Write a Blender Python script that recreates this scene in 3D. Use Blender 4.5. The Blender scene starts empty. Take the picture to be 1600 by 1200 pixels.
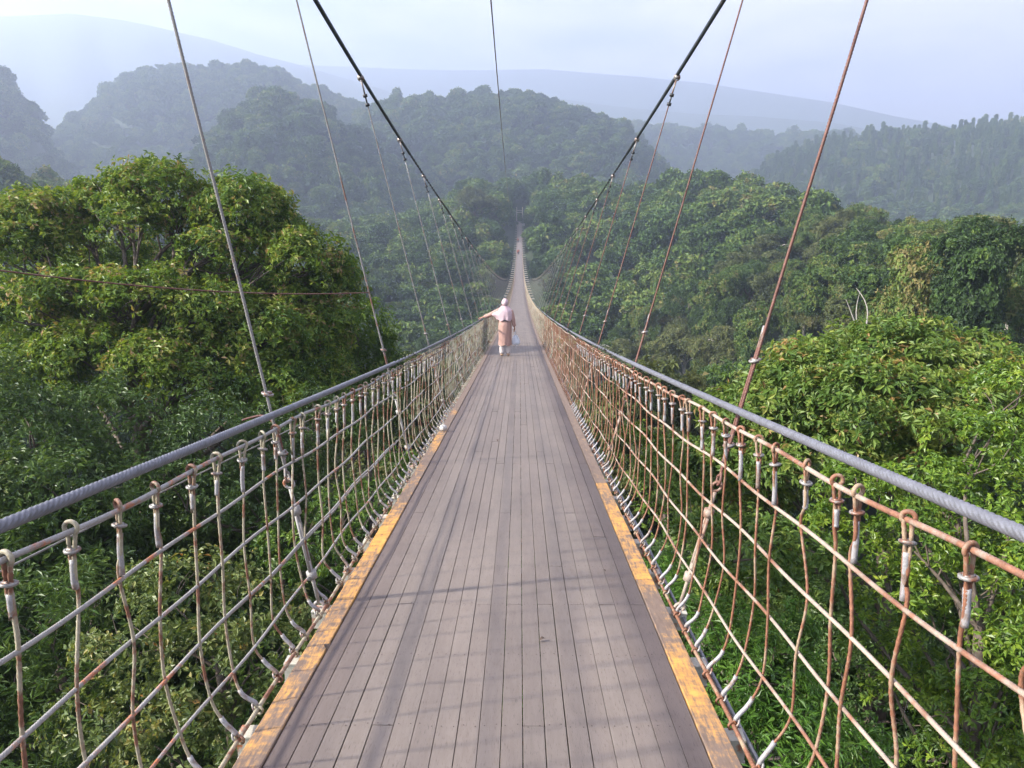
import bpy, bmesh, math, random
import numpy as np
from mathutils import Vector, Matrix

R = math.radians
PI = math.pi
sc = bpy.context.scene
rnd = random.Random(7)
rng = np.random.default_rng(11)

# ------------------------------------------------------------------ camera
CAM = Vector((0.11, 0.0, 1.65))
PITCH, YAW, FPX = 12.2, 0.57, 1200.0
cd = bpy.data.cameras.new('camera')
cam = bpy.data.objects.new('camera', cd)
sc.collection.objects.link(cam)
cam.location = CAM
cam.rotation_euler = (R(90 - PITCH), 0, R(YAW))
cd.sensor_width = 36.0
cd.lens = 36.0 * FPX / 1600
cd.clip_start, cd.clip_end = 0.05, 20000
sc.camera = cam
# ------------------------------------------------------------------ sky, sun, exposure
SUN_EL, SUN_AZ = 31.0, 14.0                 # light travels towards +x, a little towards +y
world = bpy.data.worlds.new('World')
sc.world = world
world.use_nodes = True
wn = world.node_tree
sky = wn.nodes.new('ShaderNodeTexSky')
sky.sky_type = 'NISHITA'
sky.sun_disc = False
sky.sun_elevation = R(SUN_EL)
sky.sun_rotation = R(270 - SUN_AZ)
sky.air_density, sky.dust_density, sky.ozone_density = 1.0, 2.5, 1.0
bg = wn.nodes['Background']
bg.inputs['Strength'].default_value = 0.08
# thin bright cloud over the blue
_tc = wn.nodes.new('ShaderNodeTexCoord')
_mp = wn.nodes.new('ShaderNodeMapping')
_mp.inputs['Scale'].default_value = (2.2, 2.2, 7.0)
_mp.inputs['Location'].default_value = (0.35, 0.1, 0.4)
_nz = wn.nodes.new('ShaderNodeTexNoise')
_nz.inputs['Scale'].default_value = 2.3
_nz.inputs['Detail'].default_value = 7
_nz.inputs['Roughness'].default_value = 0.56
_rp = wn.nodes.new('ShaderNodeValToRGB')
_rp.color_ramp.elements[0].position, _rp.color_ramp.elements[1].position = 0.36, 0.66
_rp.color_ramp.elements[0].color = (2.0, 2.2, 3.1, 1)
_rp.color_ramp.elements[1].color = (5.2, 4.8, 5.3, 1)
_mx = wn.nodes.new('ShaderNodeMix')
_mx.data_type = 'RGBA'
_mx.inputs[0].default_value = 0.82
wn.links.new(_tc.outputs['Generated'], _mp.inputs[0])
wn.links.new(_mp.outputs[0], _nz.inputs['Vector'])
_sp = wn.nodes.new('ShaderNodeSeparateXYZ')          # the cloud thins out towards the left
wn.links.new(_tc.outputs['Generated'], _sp.inputs[0])
_ma = wn.nodes.new('ShaderNodeMath')
_ma.operation = 'MULTIPLY_ADD'
_ma.inputs[1].default_value = 0.38
wn.links.new(_sp.outputs[0], _ma.inputs[0])
wn.links.new(_nz.outputs[0], _ma.inputs[2])
wn.links.new(_ma.outputs[0], _rp.inputs[0])
wn.links.new(_rp.outputs[0], _mx.inputs[7])
wn.links.new(sky.outputs[0], _mx.inputs[6])
wn.links.new(_mx.outputs[2], bg.inputs['Color'])
sd = bpy.data.lights.new('sun', 'SUN')
sd.energy, sd.angle, sd.color = 5.0, R(2.0), (1.0, 0.935, 0.82)
sun = bpy.data.objects.new('sun', sd)
sc.collection.objects.link(sun)
_t = Vector((math.cos(R(SUN_EL)) * math.cos(R(SUN_AZ)), math.cos(R(SUN_EL)) * math.sin(R(SUN_AZ)), -math.sin(R(SUN_EL))))
sun.rotation_euler = _t.to_track_quat('-Z', 'Y').to_euler()
sun.location = (-60, -20, 60)
sc.view_settings.view_transform = 'Standard'
sc.view_settings.look = 'None'
sc.view_settings.exposure = 2.1
sc.view_settings.gamma = 1.0
sc.cycles.use_denoising = True
sc.cycles.max_bounces = 6
sc.cycles.volume_bounces = 1
sc.cycles.transparent_max_bounces = 8
HAZE_DENSITY = 0.00074
HAZE_COLOR = (0.68, 0.775, 0.985, 1)

# ------------------------------------------------------------------ generic helpers
COL = sc.collection


def link(name, me, parent=None, mats=()):
    o = bpy.data.objects.new(name, me)
    COL.objects.link(o)
    if parent is not None:
        o.parent = parent
    for m in (mats if isinstance(mats, (list, tuple)) else [mats]):
        me.materials.append(m)
    return o


def empty(name, loc=(0, 0, 0)):
    o = bpy.data.objects.new(name, None)
    o.empty_display_size = 0.3
    o.location = loc
    COL.objects.link(o)
    return o


def tag(o, label=None, cat=None, group=None, kind=None):
    if label: o['label'] = label
    if cat: o['category'] = cat
    if group: o['group'] = group
    if kind: o['kind'] = kind
    return o


def np_mesh(name, V, F, attrs=None, smooth=False, mat_idx=None):
    """V (n,3), F (m,k) all faces with the same number of corners."""
    V = np.asarray(V, np.float32)
    F = np.asarray(F, np.int32)
    me = bpy.data.meshes.new(name)
    m, k = F.shape
    me.vertices.add(len(V))
    me.vertices.foreach_set('co', V.ravel())
    me.loops.add(m * k)
    me.loops.foreach_set('vertex_index', F.ravel())
    me.polygons.add(m)
    me.polygons.foreach_set('loop_start', np.arange(0, m * k, k, dtype=np.int32))
    me.polygons.foreach_set('use_smooth', np.full(m, bool(smooth)))
    if mat_idx is not None:
        me.polygons.foreach_set('material_index', np.asarray(mat_idx, np.int32))
    for nm, a in (attrs or {}).items():
        at_ = me.attributes.new(nm, 'FLOAT', 'POINT')
        at_.data.foreach_set('value', np.asarray(a, np.float32))
    me.update(calc_edges=True)
    me.validate()
    return me


class MB:
    """collects quads (triangles repeat a corner never used) into ONE mesh"""
    def __init__(self):
        self.V, self.F, self.A, self.n = [], [], [], 0

    def add(self, V, F, a=0.5):
        V = np.asarray(V, float)
        self.V.append(V)
        self.F.append(np.asarray(F, int) + self.n)
        self.A.append(np.full(len(V), a) if np.isscalar(a) else np.asarray(a))
        self.n += len(V)
        return self

    def box(self, c, s, rot=None, a=0.5):
        c = np.asarray(c, float)
        h = np.asarray(s, float) / 2
        V = np.array([[x, y, z] for x in (-1, 1) for y in (-1, 1) for z in (-1, 1)], float) * h
        if rot is not None:
            V = V @ np.array(rot).T
        F = [[0, 1, 3, 2], [4, 6, 7, 5], [0, 4, 5, 1], [2, 3, 7, 6], [0, 2, 6, 4], [1, 5, 7, 3]]
        return self.add(V + c, F, a)

    def tube(self, P, r, ns=8, a=0.5, strands=0, lay=0.1, ref=None, cap=True, groove=0.16):
        P = np.asarray(P, float)
        n = len(P)
        T = np.gradient(P, axis=0)
        T /= np.linalg.norm(T, axis=1)[:, None] + 1e-12
        N1 = np.zeros_like(P)
        u = np.array(ref if ref is not None else ((1, 0, 0) if abs(T[0][0]) < 0.8 else (0, 0, 1)), float)
        for i in range(n):                      # parallel transport
            u = u - T[i] * (u @ T[i])
            u /= np.linalg.norm(u) + 1e-12
            N1[i] = u
        N2 = np.cross(T, N1)
        rr = np.full(n, r, float) if np.isscalar(r) else np.asarray(r, float)
        th = np.linspace(0, 2 * PI, ns, endpoint=False)
        rad = rr[:, None] * np.ones((1, ns))
        if strands:
            s = np.concatenate([[0], np.cumsum(np.linalg.norm(np.diff(P, axis=0), axis=1))])
            rad = rad * (1.0 - groove + 1.35 * groove * np.abs(np.cos(strands / 2 * th)))[None, :]
            thr = th[None, :] + (s / lay * 2 * PI)[:, None]       # the strands wind round the rope
        else:
            thr = np.repeat(th[None, :], n, 0)
        V = P[:, None, :] + rad[:, :, None] * (np.cos(thr)[:, :, None] * N1[:, None, :] + np.sin(thr)[:, :, None] * N2[:, None, :])
        i = np.arange(n - 1)[:, None] * ns
        j = np.arange(ns)[None, :]
        j2 = (j + 1) % ns
        F = np.stack([i + j, i + j2, i + ns + j2, i + ns + j], -1).reshape(-1, 4)
        V = V.reshape(-1, 3)
        if cap and ns % 2 == 0:
            extra = []
            for b in (0, (n - 1) * ns):
                idx = list(range(b, b + ns))
                for k in range(ns // 2 - 1):
                    q = [idx[k], idx[k + 1], idx[ns - 2 - k], idx[ns - 1 - k]]
                    extra.append(q if b else q[::-1])
            F = np.concatenate([F, np.array(extra)])
        return self.add(V, F, a)

    def build(self, name, mat, parent=None, smooth=False):
        V = np.concatenate(self.V)
        F = np.concatenate(self.F)
        me = np_mesh(name, V, F, {'tint': np.concatenate(self.A)}, smooth)
        return link(name, me, parent, mat)


def lerp(a, b, t):
    return a + (b - a) * t


def smoothstep(x):
    x = np.clip(x, 0, 1)
    return x * x * (3 - 2 * x)


def at(px, py, depth):
    """where a point that far along the view axis stands (used to read places off the photograph)"""
    v = Vector(((px - 800) / FPX, (600 - py) / FPX, -1.0)) * depth
    return CAM + cam.rotation_euler.to_matrix() @ v


def ray(px, py):
    v = cam.rotation_euler.to_matrix() @ Vector(((px - 800) / FPX, (600 - py) / FPX, -1.0))
    return math.atan2(v.x, v.y), math.atan2(v.z, math.hypot(v.x, v.y))


# ------------------------------------------------------------------ materials
def new_mat(name):
    m = bpy.data.materials.new(name)
    m.use_nodes = True
    nt = m.node_tree
    return m, nt, nt.nodes['Principled BSDF']


def N(nt, t, **kw):
    n = nt.nodes.new('ShaderNode' + t)
    for k, v in kw.items():
        setattr(n, k, v)
    return n


def ramp(nt, stops, src=None):
    r = N(nt, 'ValToRGB')
    e = r.color_ramp.elements
    while len(e) < len(stops):
        e.new(0.5)
    for el, (p, c) in zip(e, stops):
        el.position = p
        el.color = (*c, 1)
    if src is not None:
        nt.links.new(src, r.inputs[0])
    return r


def noise(nt, vec, scale, detail=4, rough=0.55):
    n = N(nt, 'TexNoise')
    n.inputs['Scale'].default_value = scale
    n.inputs['Detail'].default_value = detail
    n.inputs['Roughness'].default_value = rough
    if vec is not None:
        nt.links.new(vec, n.inputs['Vector'])
    return n


def mapping(nt, scale, out='Object'):
    tc = N(nt, 'TexCoord')
    mp = N(nt, 'Mapping')
    mp.inputs['Scale'].default_value = scale
    nt.links.new(tc.outputs[out], mp.inputs['Vector'])
    return mp.outputs[0]


def mixc(nt, fac, a, b, mode='MIX'):
    m = N(nt, 'Mix', data_type='RGBA', blend_type=mode)
    for inp, v in ((m.inputs[0], fac), (m.inputs[6], a), (m.inputs[7], b)):
        if hasattr(v, 'links') or hasattr(v, 'is_linked'):
            nt.links.new(v, inp)
        elif isinstance(v, (int, float)):
            inp.default_value = v
        else:
            inp.default_value = (*v, 1)
    return m.outputs[2]


def maths(nt, op, a, b=None):
    m = N(nt, 'Math', operation=op)
    for inp, v in ((m.inputs[0], a), (m.inputs[1], b)):
        if v is None:
            continue
        if isinstance(v, (int, float)):
            inp.default_value = v
        else:
            nt.links.new(v, inp)
    return m.outputs[0]


def attr(nt, name='tint'):
    return N(nt, 'Attribute', attribute_name=name).outputs['Fac']


def bump(nt, bsdf, h, strength=0.3, dist=0.01):
    b = N(nt, 'Bump')
    b.inputs['Strength'].default_value = strength
    b.inputs['Distance'].default_value = dist
    nt.links.new(h, b.inputs['Height'])
    nt.links.new(b.outputs[0], bsdf.inputs['Normal'])


def mat_wood():
    m, nt, b = new_mat('weathered_deck_wood')
    g = noise(nt, mapping(nt, (55, 1.3, 55)), 1.0, 5, 0.6)
    blot = noise(nt, mapping(nt, (3, 0.8, 3)), 1.0, 4)
    fine = noise(nt, mapping(nt, (260, 9, 260)), 1.0, 3)
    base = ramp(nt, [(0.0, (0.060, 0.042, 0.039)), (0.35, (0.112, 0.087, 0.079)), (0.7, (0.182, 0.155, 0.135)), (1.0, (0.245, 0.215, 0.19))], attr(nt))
    c1 = mixc(nt, 1.0, base.outputs[0], ramp(nt, [(0.25, (0.86, 0.85, 0.84)), (0.6, (1, 1, 1)), (0.9, (1.05, 1.04, 1.03))], g.outputs[0]).outputs[0], 'MULTIPLY')
    c2 = mixc(nt, 1.0, c1, ramp(nt, [(0.3, (0.80, 0.79, 0.80)), (0.65, (1.06, 1.04, 1.02))], blot.outputs[0]).outputs[0], 'MULTIPLY')
    c3 = mixc(nt, 1.0, c2, ramp(nt, [(0.28, (0.6, 0.58, 0.57)), (0.42, (1, 1, 1))], fine.outputs[0]).outputs[0], 'MULTIPLY')
    nt.links.new(c3, b.inputs['Base Color'])
    b.inputs['Roughness'].default_value = 0.62
    b.inputs['Specular IOR Level'].default_value = 0.3
    bump(nt, b, fine.outputs[0], 0.2, 0.001)
    return m


def mat_edge():
    m, nt, b = new_mat('worn_orange_paint_on_wood')
    big = noise(nt, mapping(nt, (2.5, 0.9, 2.5)), 1.0, 3)
    fine = noise(nt, mapping(nt, (60, 6, 60)), 1.0, 6, 0.7)
    ch = noise(nt, mapping(nt, (14, 22, 14)), 1.0, 5, 0.7)
    s = maths(nt, 'ADD', maths(nt, 'MULTIPLY', big.outputs[0], 1.1), maths(nt, 'MULTIPLY', fine.outputs[0], 0.9))
    s = maths(nt, 'ADD', s, maths(nt, 'MULTIPLY', ch.outputs[0], 0.6))
    s = maths(nt, 'ADD', s, maths(nt, 'MULTIPLY', attr(nt), 0.7))
    mask = ramp(nt, [(0.0, (0, 0, 0)), (0.42, (0, 0, 0)), (0.58, (1, 1, 1)), (1, (1, 1, 1))], maths(nt, 'MULTIPLY_ADD', s, 1.0)).outputs[0]
    # shift so that about half of the paint is left
    mm = maths(nt, 'SUBTRACT', s, 1.90)
    mask = ramp(nt, [(0.0, (0, 0, 0)), (0.30, (1, 1, 1))], mm).outputs[0]
    wood = ramp(nt, [(0.3, (0.105, 0.068, 0.048)), (0.7, (0.185, 0.132, 0.10))], fine.outputs[0]).outputs[0]
    paint = ramp(nt, [(0.3, (0.45, 0.20, 0.035)), (0.7, (0.56, 0.29, 0.06))], ch.outputs[0]).outputs[0]
    nt.links.new(mixc(nt, mask, wood, paint), b.inputs['Base Color'])
    b.inputs['Roughness'].default_value = 0.65
    bump(nt, b, fine.outputs[0], 0.4, 0.004)
    return m


def mat_metal(name, clean, rust, amount, scale=7.0, rough=0.5, metallic=0.0):
    """galvanised steel with rust patches; amount = share of rust"""
    m, nt, b = new_mat(name)
    v = mapping(nt, (1, 1, 1))
    n1 = noise(nt, v, scale, 4, 0.6)
    n2 = noise(nt, v, scale * 9, 4, 0.65)
    s = maths(nt, 'ADD', maths(nt, 'MULTIPLY', n1.outputs[0], 0.75), maths(nt, 'MULTIPLY', n2.outputs[0], 0.25))
    lo = 0.63 - 0.26 * amount
    mask = ramp(nt, [(lo - 0.03, (0, 0, 0)), (lo + 0.05, (1, 1, 1))], s).outputs[0]
    rc = ramp(nt, [(0.3, tuple(x * 0.55 for x in rust)), (0.7, tuple(min(1, x * 1.35) for x in rust))], n2.outputs[0]).outputs[0]
    cc = ramp(nt, [(0.3, tuple(x * 0.75 for x in clean)), (0.7, tuple(min(1, x * 1.12) for x in clean))], n2.outputs[0]).outputs[0]
    nt.links.new(mixc(nt, mask, cc, rc), b.inputs['Base Color'])
    b.inputs['Roughness'].default_value = rough
    b.inputs['Metallic'].default_value = metallic
    bump(nt, b, n2.outputs[0], 0.25, 0.003)
    return m


def mat_plain(name, col, rough=0.6, var=0.25, scale=20, bumpy=0.15, trans=0.0):
    m, nt, b = new_mat(name)
    n1 = noise(nt, mapping(nt, (1, 1, 1)), scale, 4)
    c = ramp(nt, [(0.3, tuple(x * (1 - var) for x in col)), (0.7, tuple(min(1, x * (1 + var)) for x in col))], n1.outputs[0]).outputs[0]
    nt.links.new(c, b.inputs['Base Color'])
    b.inputs['Roughness'].default_value = rough
    bump(nt, b, n1.outputs[0], bumpy, 0.01)
    if trans:
        tr = N(nt, 'BsdfTranslucent')
        nt.links.new(c, tr.inputs[0])
        mx = N(nt, 'MixShader')
        mx.inputs[0].default_value = trans
        nt.links.new(b.outputs[0], mx.inputs[1])
        nt.links.new(tr.outputs[0], mx.inputs[2])
        nt.links.new(mx.outputs[0], nt.nodes['Material Output'].inputs[0])
    return m


def mat_leaf(name, stops, rough=0.42, spec=0.35, trans=0.3, per_obj=0.0):
    """leaf colour from the per-leaf 'tint' value, shifted per tree by per_obj"""
    m, nt, b = new_mat(name)
    f = attr(nt)
    if per_obj:
        oi = N(nt, 'ObjectInfo')
        f = maths(nt, 'ADD', f, maths(nt, 'MULTIPLY', maths(nt, 'SUBTRACT', oi.outputs['Random'], 0.5), per_obj))
    col = ramp(nt, stops, f).outputs[0]
    nt.links.new(col, b.inputs['Base Color'])
    b.inputs['Roughness'].default_value = rough
    b.inputs['Specular IOR Level'].default_value = spec
    tr = N(nt, 'BsdfTranslucent')
    nt.links.new(mixc(nt, 1.0, col, (1.35, 1.25, 0.55), 'MULTIPLY'), tr.inputs[0])
    mx = N(nt, 'MixShader')
    mx.inputs[0].default_value = trans
    nt.links.new(b.outputs[0], mx.inputs[1])
    nt.links.new(tr.outputs[0], mx.inputs[2])
    nt.links.new(mx.outputs[0], nt.nodes['Material Output'].inputs[0])
    return m


RUST = (0.30, 0.105, 0.045)
M = {}
M['wood'] = mat_wood()
M['edge'] = mat_edge()
M['rail'] = mat_metal('galvanised_strand', (0.155, 0.155, 0.175), RUST, -0.6, 3, 0.5, 0.3)
M['main'] = mat_metal('dark_greased_strand', (0.028, 0.036, 0.042), (0.05, 0.04, 0.035), 0.2, 5, 0.5)
M['net_l'] = mat_metal('pale_net_rope', (0.255, 0.24, 0.225), RUST, 0.2, 5, 0.55)
M['net_r'] = mat_metal('cream_rusting_net_rope', (0.31, 0.25, 0.20), (0.19, 0.088, 0.052), 0.45, 3.5, 0.6)
M['ver_l'] = mat_metal('olive_rusting_net_cord', (0.31, 0.275, 0.195), (0.165, 0.075, 0.045), 0.45, 9, 0.62)
M['ver_r'] = mat_metal('orange_rusted_net_cord', (0.29, 0.21, 0.14), (0.185, 0.078, 0.042), 0.72, 7, 0.65)
M['hang_l'] = mat_metal('grey_hanger_rope', (0.20, 0.19, 0.18), (0.15, 0.07, 0.045), 0.25, 4, 0.55)
M['hang_r'] = mat_metal('rusted_hanger_rope', (0.19, 0.125, 0.10), (0.125, 0.052, 0.038), 0.95, 5, 0.65)
M['sleeve'] = mat_metal('white_tape', (0.27, 0.26, 0.262), (0.17, 0.12, 0.095), 0.35, 18, 0.5)
M['galv'] = mat_metal('galvanised_fitting', (0.235, 0.222, 0.208), (0.17, 0.075, 0.045), 0.4, 25, 0.4, 0.2)
M['black'] = mat_plain('black_fitting', (0.02, 0.02, 0.022), 0.5)
M['beam'] = mat_metal('cream_painted_steel', (0.42, 0.40, 0.34), RUST, 0.3, 10, 0.5)
M['bark'] = mat_plain('bark', (0.085, 0.064, 0.048), 0.85, 0.45, 9, 0.5)
M['bark_pale'] = mat_plain('pale_bark', (0.27, 0.245, 0.215), 0.8, 0.25, 8, 0.4)

# ------------------------------------------------------------------ terrain: valley, banks and hills
TREE_H = 9.0


def table(pts):
    a = sorted((ray(x, y)) for x, y in pts)
    return np.array([p[0] for p in a]), np.array([p[1] for p in a])


HILLS = []      # (distance of the ridge, reach to the front, reach to the back, tree height, azimuths, elevations)


def hill(D, wf, wb, th, pts):
    az, el = table(pts)
    HILLS.append((D, wf, wb, th, az, el))


hill(760, 340, 300, 9, [(440, 330), (540, 215), (590, 172), (640, 160), (700, 157), (760, 152), (820, 152), (870, 161), (905, 180), (940, 191), (970, 202), (1000, 231), (1030, 256), (1055, 280), (1110, 330), (1180, 400)])
hill(580, 230, 160, 9, [(120, 420), (270, 320), (330, 215), (360, 185), (400, 160), (430, 153), (470, 158), (500, 172), (530, 200), (560, 212), (600, 238), (640, 278), (680, 310), (730, 350), (800, 420)])
hill(930, 300, 300, 9, [(40, 260), (110, 195), (170, 140), (200, 122), (250, 112), (320, 110), (380, 103), (420, 109), (460, 131), (500, 146), (560, 163), (620, 190), (700, 240), (800, 330)])
hill(720, 260, 300, 9, [(-500, 40), (-250, 60), (-100, 80), (0, 116), (30, 146), (52, 180), (75, 235), (110, 280), (160, 360)])
hill(900, 330, 300, 9, [(1080, 380), (1150, 300), (1185, 272), (1205, 252), (1250, 233), (1300, 222), (1350, 217), (1400, 210), (1450, 207), (1500, 202), (1560, 198), (1600, 196), (1750, 185), (2200, 150)])
hill(1280, 300, 250, 10, [(850, 240), (960, 205), (1040, 205), (1100, 212), (1200, 219), (1290, 216), (1400, 220), (1500, 240), (1600, 260)])
hill(2250, 400, 250, 0, [(700, 200), (840, 150), (950, 165), (1080, 178), (1180, 182), (1300, 192), (1390, 208), (1480, 230), (1600, 250)])
hill(2900, 500, 300, 0, [(560, 105), (700, 110), (850, 108), (1000, 120), (1100, 130), (1200, 145), (1300, 160), (1400, 182), (1490, 198), (1600, 215), (1800, 220)])
hill(2350, 700, 500, 0, [(-500, 20), (-200, 24), (0, 28), (110, 24), (190, 33), (260, 48), (330, 64), (400, 86), (470, 104), (540, 124), (600, 142), (700, 190), (800, 260)])

RIDGE = [  # px, skyline y of the tree tops on the opposite bank, distance
    (-600, 330, 330), (0, 262, 260), (40, 285, 260), (300, 330, 300), (420, 350, 330), (520, 362, 350), (600, 350, 370), (650, 335, 380), (690, 315, 385), (730, 292, 390), (790, 284, 395), (830, 276, 395), (880, 292, 385), (930, 294, 370),
    (985, 302, 345), (1050, 288, 320), (1100, 282, 300), (1150, 288, 280), (1200, 300, 255), (1250, 318, 230), (1300, 330, 205), (1350, 345, 175), (1400, 352, 150), (1470, 352, 125), (1540, 352, 110), (1620, 356, 100), (1800, 360, 95), (2300, 350, 100)]
_raz, _rel, _rd = [], [], []
for _x, _y, _d in RIDGE:
    a_, e_ = ray(_x, _y)
    _raz.append(a_); _rel.append(e_); _rd.append(_d)
_raz, _rel, _rd = map(np.array, (_raz, _rel, _rd))


def wob(x, y, s, seed=0.0):
    """cheap smooth noise in -1..1"""
    x = x / s + seed * 3.7
    y = y / s - seed * 1.9
    return (np.sin(x * 1.7 + np.sin(y * 1.3 + seed)) + np.sin(y * 2.1 + np.sin(x * 1.1)) + 0.6 * np.sin(x * 3.7 + y * 2.9 + seed) + 0.4 * np.sin(y * 5.3 - x * 4.1)) / 3.0


def ground(x, y):
    x = np.asarray(x, float)
    y = np.asarray(y, float)
    X, Y = x - CAM.x, y
    r = np.hypot(X, Y) + 1e-6
    az = np.arctan2(X, Y)
    D = np.interp(az, _raz, _rd)
    zr = CAM.z + D * np.tan(np.interp(az, _raz, _rel)) - TREE_H
    u = r / D
    k = (D / 380.0) ** 0.6
    kn = np.array([0.0, 0.03, 0.08, 0.17, 0.30, 0.42])
    fl = np.interp(u, kn, [-8, -11, -17, -29, -40, -44]) * lerp(1.0, k, smoothstep(u / 0.3))
    t = smoothstep((u - 0.36) / 0.64)
    near = lerp(fl, zr, t)
    back = zr - np.clip(r - D, 0, 200) * 0.10
    H = np.where(u < 1, near, back)
    H = H + wob(x, y, 28, 1) * 1.6 * smoothstep((r - 30) / 60) * (1 - 0.6 * smoothstep((u - 0.8) / 0.2))
    front = smoothstep((y + 14) / 14)
    H = lerp(-2.5 + 0 * H, H, np.maximum(front, smoothstep((r - 40) / 60)))
    tt_ = np.clip(y, 0, 372.0) / 372.0
    path = -40 * tt_ * (1 - tt_) - 2.0 + np.clip(np.abs(x) - 5, 0, 30) * 0.9 + np.clip(y - 381, 0, 60) * 0.8
    w_ = smoothstep((y - 265) / 20)
    H = np.where(w_ > 0, lerp(H, np.minimum(H, path), w_), H)
    for i, (Dk, wf, wb, th, ha, he) in enumerate(HILLS):
        e = np.interp(az, ha, he)
        Z = CAM.z + Dk * np.tan(e) - th
        g = np.where(r < Dk, (Dk - r) / wf, (r - Dk) / wb)
        # spurs and gullies run down the face
        rid = 1 - 0.22 * smoothstep(g) * (0.5 + 0.5 * np.sin(az * (38 + 5 * i) + wob(x, y, 90, i) * 1.5))
        S = (0.5 + 0.5 * np.cos(np.clip(g, 0, 1) * PI)) * rid
        Hk = -30 + (Z + 30) * S + wob(x, y, 60, i) * 3.0 * smoothstep(g * 3)
        H = np.where(g < 1, np.maximum(H, Hk), H)
    return H


def build_terrain():
    az = np.concatenate([np.linspace(-PI, -R(46), 40, endpoint=False), np.linspace(-R(46), R(46), 300), np.linspace(R(46), PI, 40)[1:]])
    rr = np.concatenate([[0.3], np.geomspace(2, 120, 50), np.linspace(130, 420, 45), np.linspace(430, 1250, 75), np.linspace(1280, 3450, 60)])
    A, Q = np.meshgrid(az, rr)
    X = CAM.x + Q * np.sin(A)
    Y = Q * np.cos(A)
    Z = ground(X, Y)
    n, m = A.shape
    V = np.stack([X, Y, Z], -1).reshape(-1, 3)
    i = np.arange(n - 1)[:, None] * m
    j = np.arange(m - 1)[None, :]
    F = np.stack([i + j, i + j + 1, i + m + j + 1, i + m + j], -1).reshape(-1, 4)[:, ::-1]
    me = np_mesh('terrain', V, F, smooth=True)
    mt, nt, b = new_mat('forest_floor')
    v = mapping(nt, (1, 1, 1))
    n1 = noise(nt, v, 0.12, 6, 0.65)
    n2 = noise(nt, v, 1.6, 5, 0.7)
    c = ramp(nt, [(0.3, (0.020, 0.030, 0.014)), (0.55, (0.035, 0.055, 0.022)), (0.75, (0.055, 0.07, 0.03))], n1.outputs[0]).outputs[0]
    c = mixc(nt, 1.0, c, ramp(nt, [(0.3, (0.5, 0.5, 0.45)), (0.7, (1.2, 1.2, 1.1))], n2.outputs[0]).outputs[0], 'MULTIPLY')
    nt.links.new(c, b.inputs['Base Color'])
    b.inputs['Roughness'].default_value = 0.95
    bump(nt, b, n2.outputs[0], 0.8, 0.4)
    o = link('terrain', me, None, mt)
    tag(o, kind='structure')
    return o


build_terrain()

# ------------------------------------------------------------------ suspension bridge
SPAN, SAG = 372.0, 10.0
Y0 = -3.0


def zd(y):
    t = np.asarray(y, float) / SPAN
    return -4 * SAG * t * (1 - t)


def rail_x(y): return 0.98 + 0.21 * np.exp(-np.asarray(y, float) / 6)
def top_x(y): return 0.955 + 0.125 * np.exp(-np.asarray(y, float) / 6)
def lift(s, h, y): return (0.068 if s > 0 else 0.0) * np.clip(h / 0.2, 0, 1) * np.exp(-np.asarray(y, float) / 30)
def hgt(y): return 1 - 0.09 * (1 - np.exp(-np.asarray(y, float) / 10))


def cable_z(y):
    y = np.asarray(y, float)
    a = 5.0 - 0.135 * y + 0.00025 * y * y
    y1 = 200.0
    z1, s1 = 5.0 - 0.135 * y1 + 0.00025 * y1 * y1, -0.135 + 0.0005 * y1
    z2, s2 = 6.0, 0.15
    h = SPAN - y1
    t = np.clip((y - y1) / h, 0, 1)
    b = (2 * t**3 - 3 * t**2 + 1) * z1 + (t**3 - 2 * t**2 + t) * h * s1 + (-2 * t**3 + 3 * t**2) * z2 + (t**3 - t**2) * h * s2
    return np.where(y < y1, a, b)


def cable_x(y, s=1):
    y = np.asarray(y, float)
    near = np.where(s > 0, 2.25 - 0.30 * np.exp(-np.clip(y, 0, None) / 4), 2.12 - 0.60 * np.exp(-np.clip(y, 0, None) / 5))
    return near - 0.7 * smoothstep((y - 250) / 120)


bridge = empty('suspension_bridge', (0, 0, 0))
tag(bridge, 'long wooden footbridge with rope-net sides hung from two dark cables across the valley', 'bridge')


def ys_lod(y0, y1, near, fine):
    """dense near the camera end, sparse far off"""
    return np.concatenate([np.arange(y0, near, fine), np.geomspace(near, 30, 60)[:-1], np.linspace(30, y1, 90)])


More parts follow.
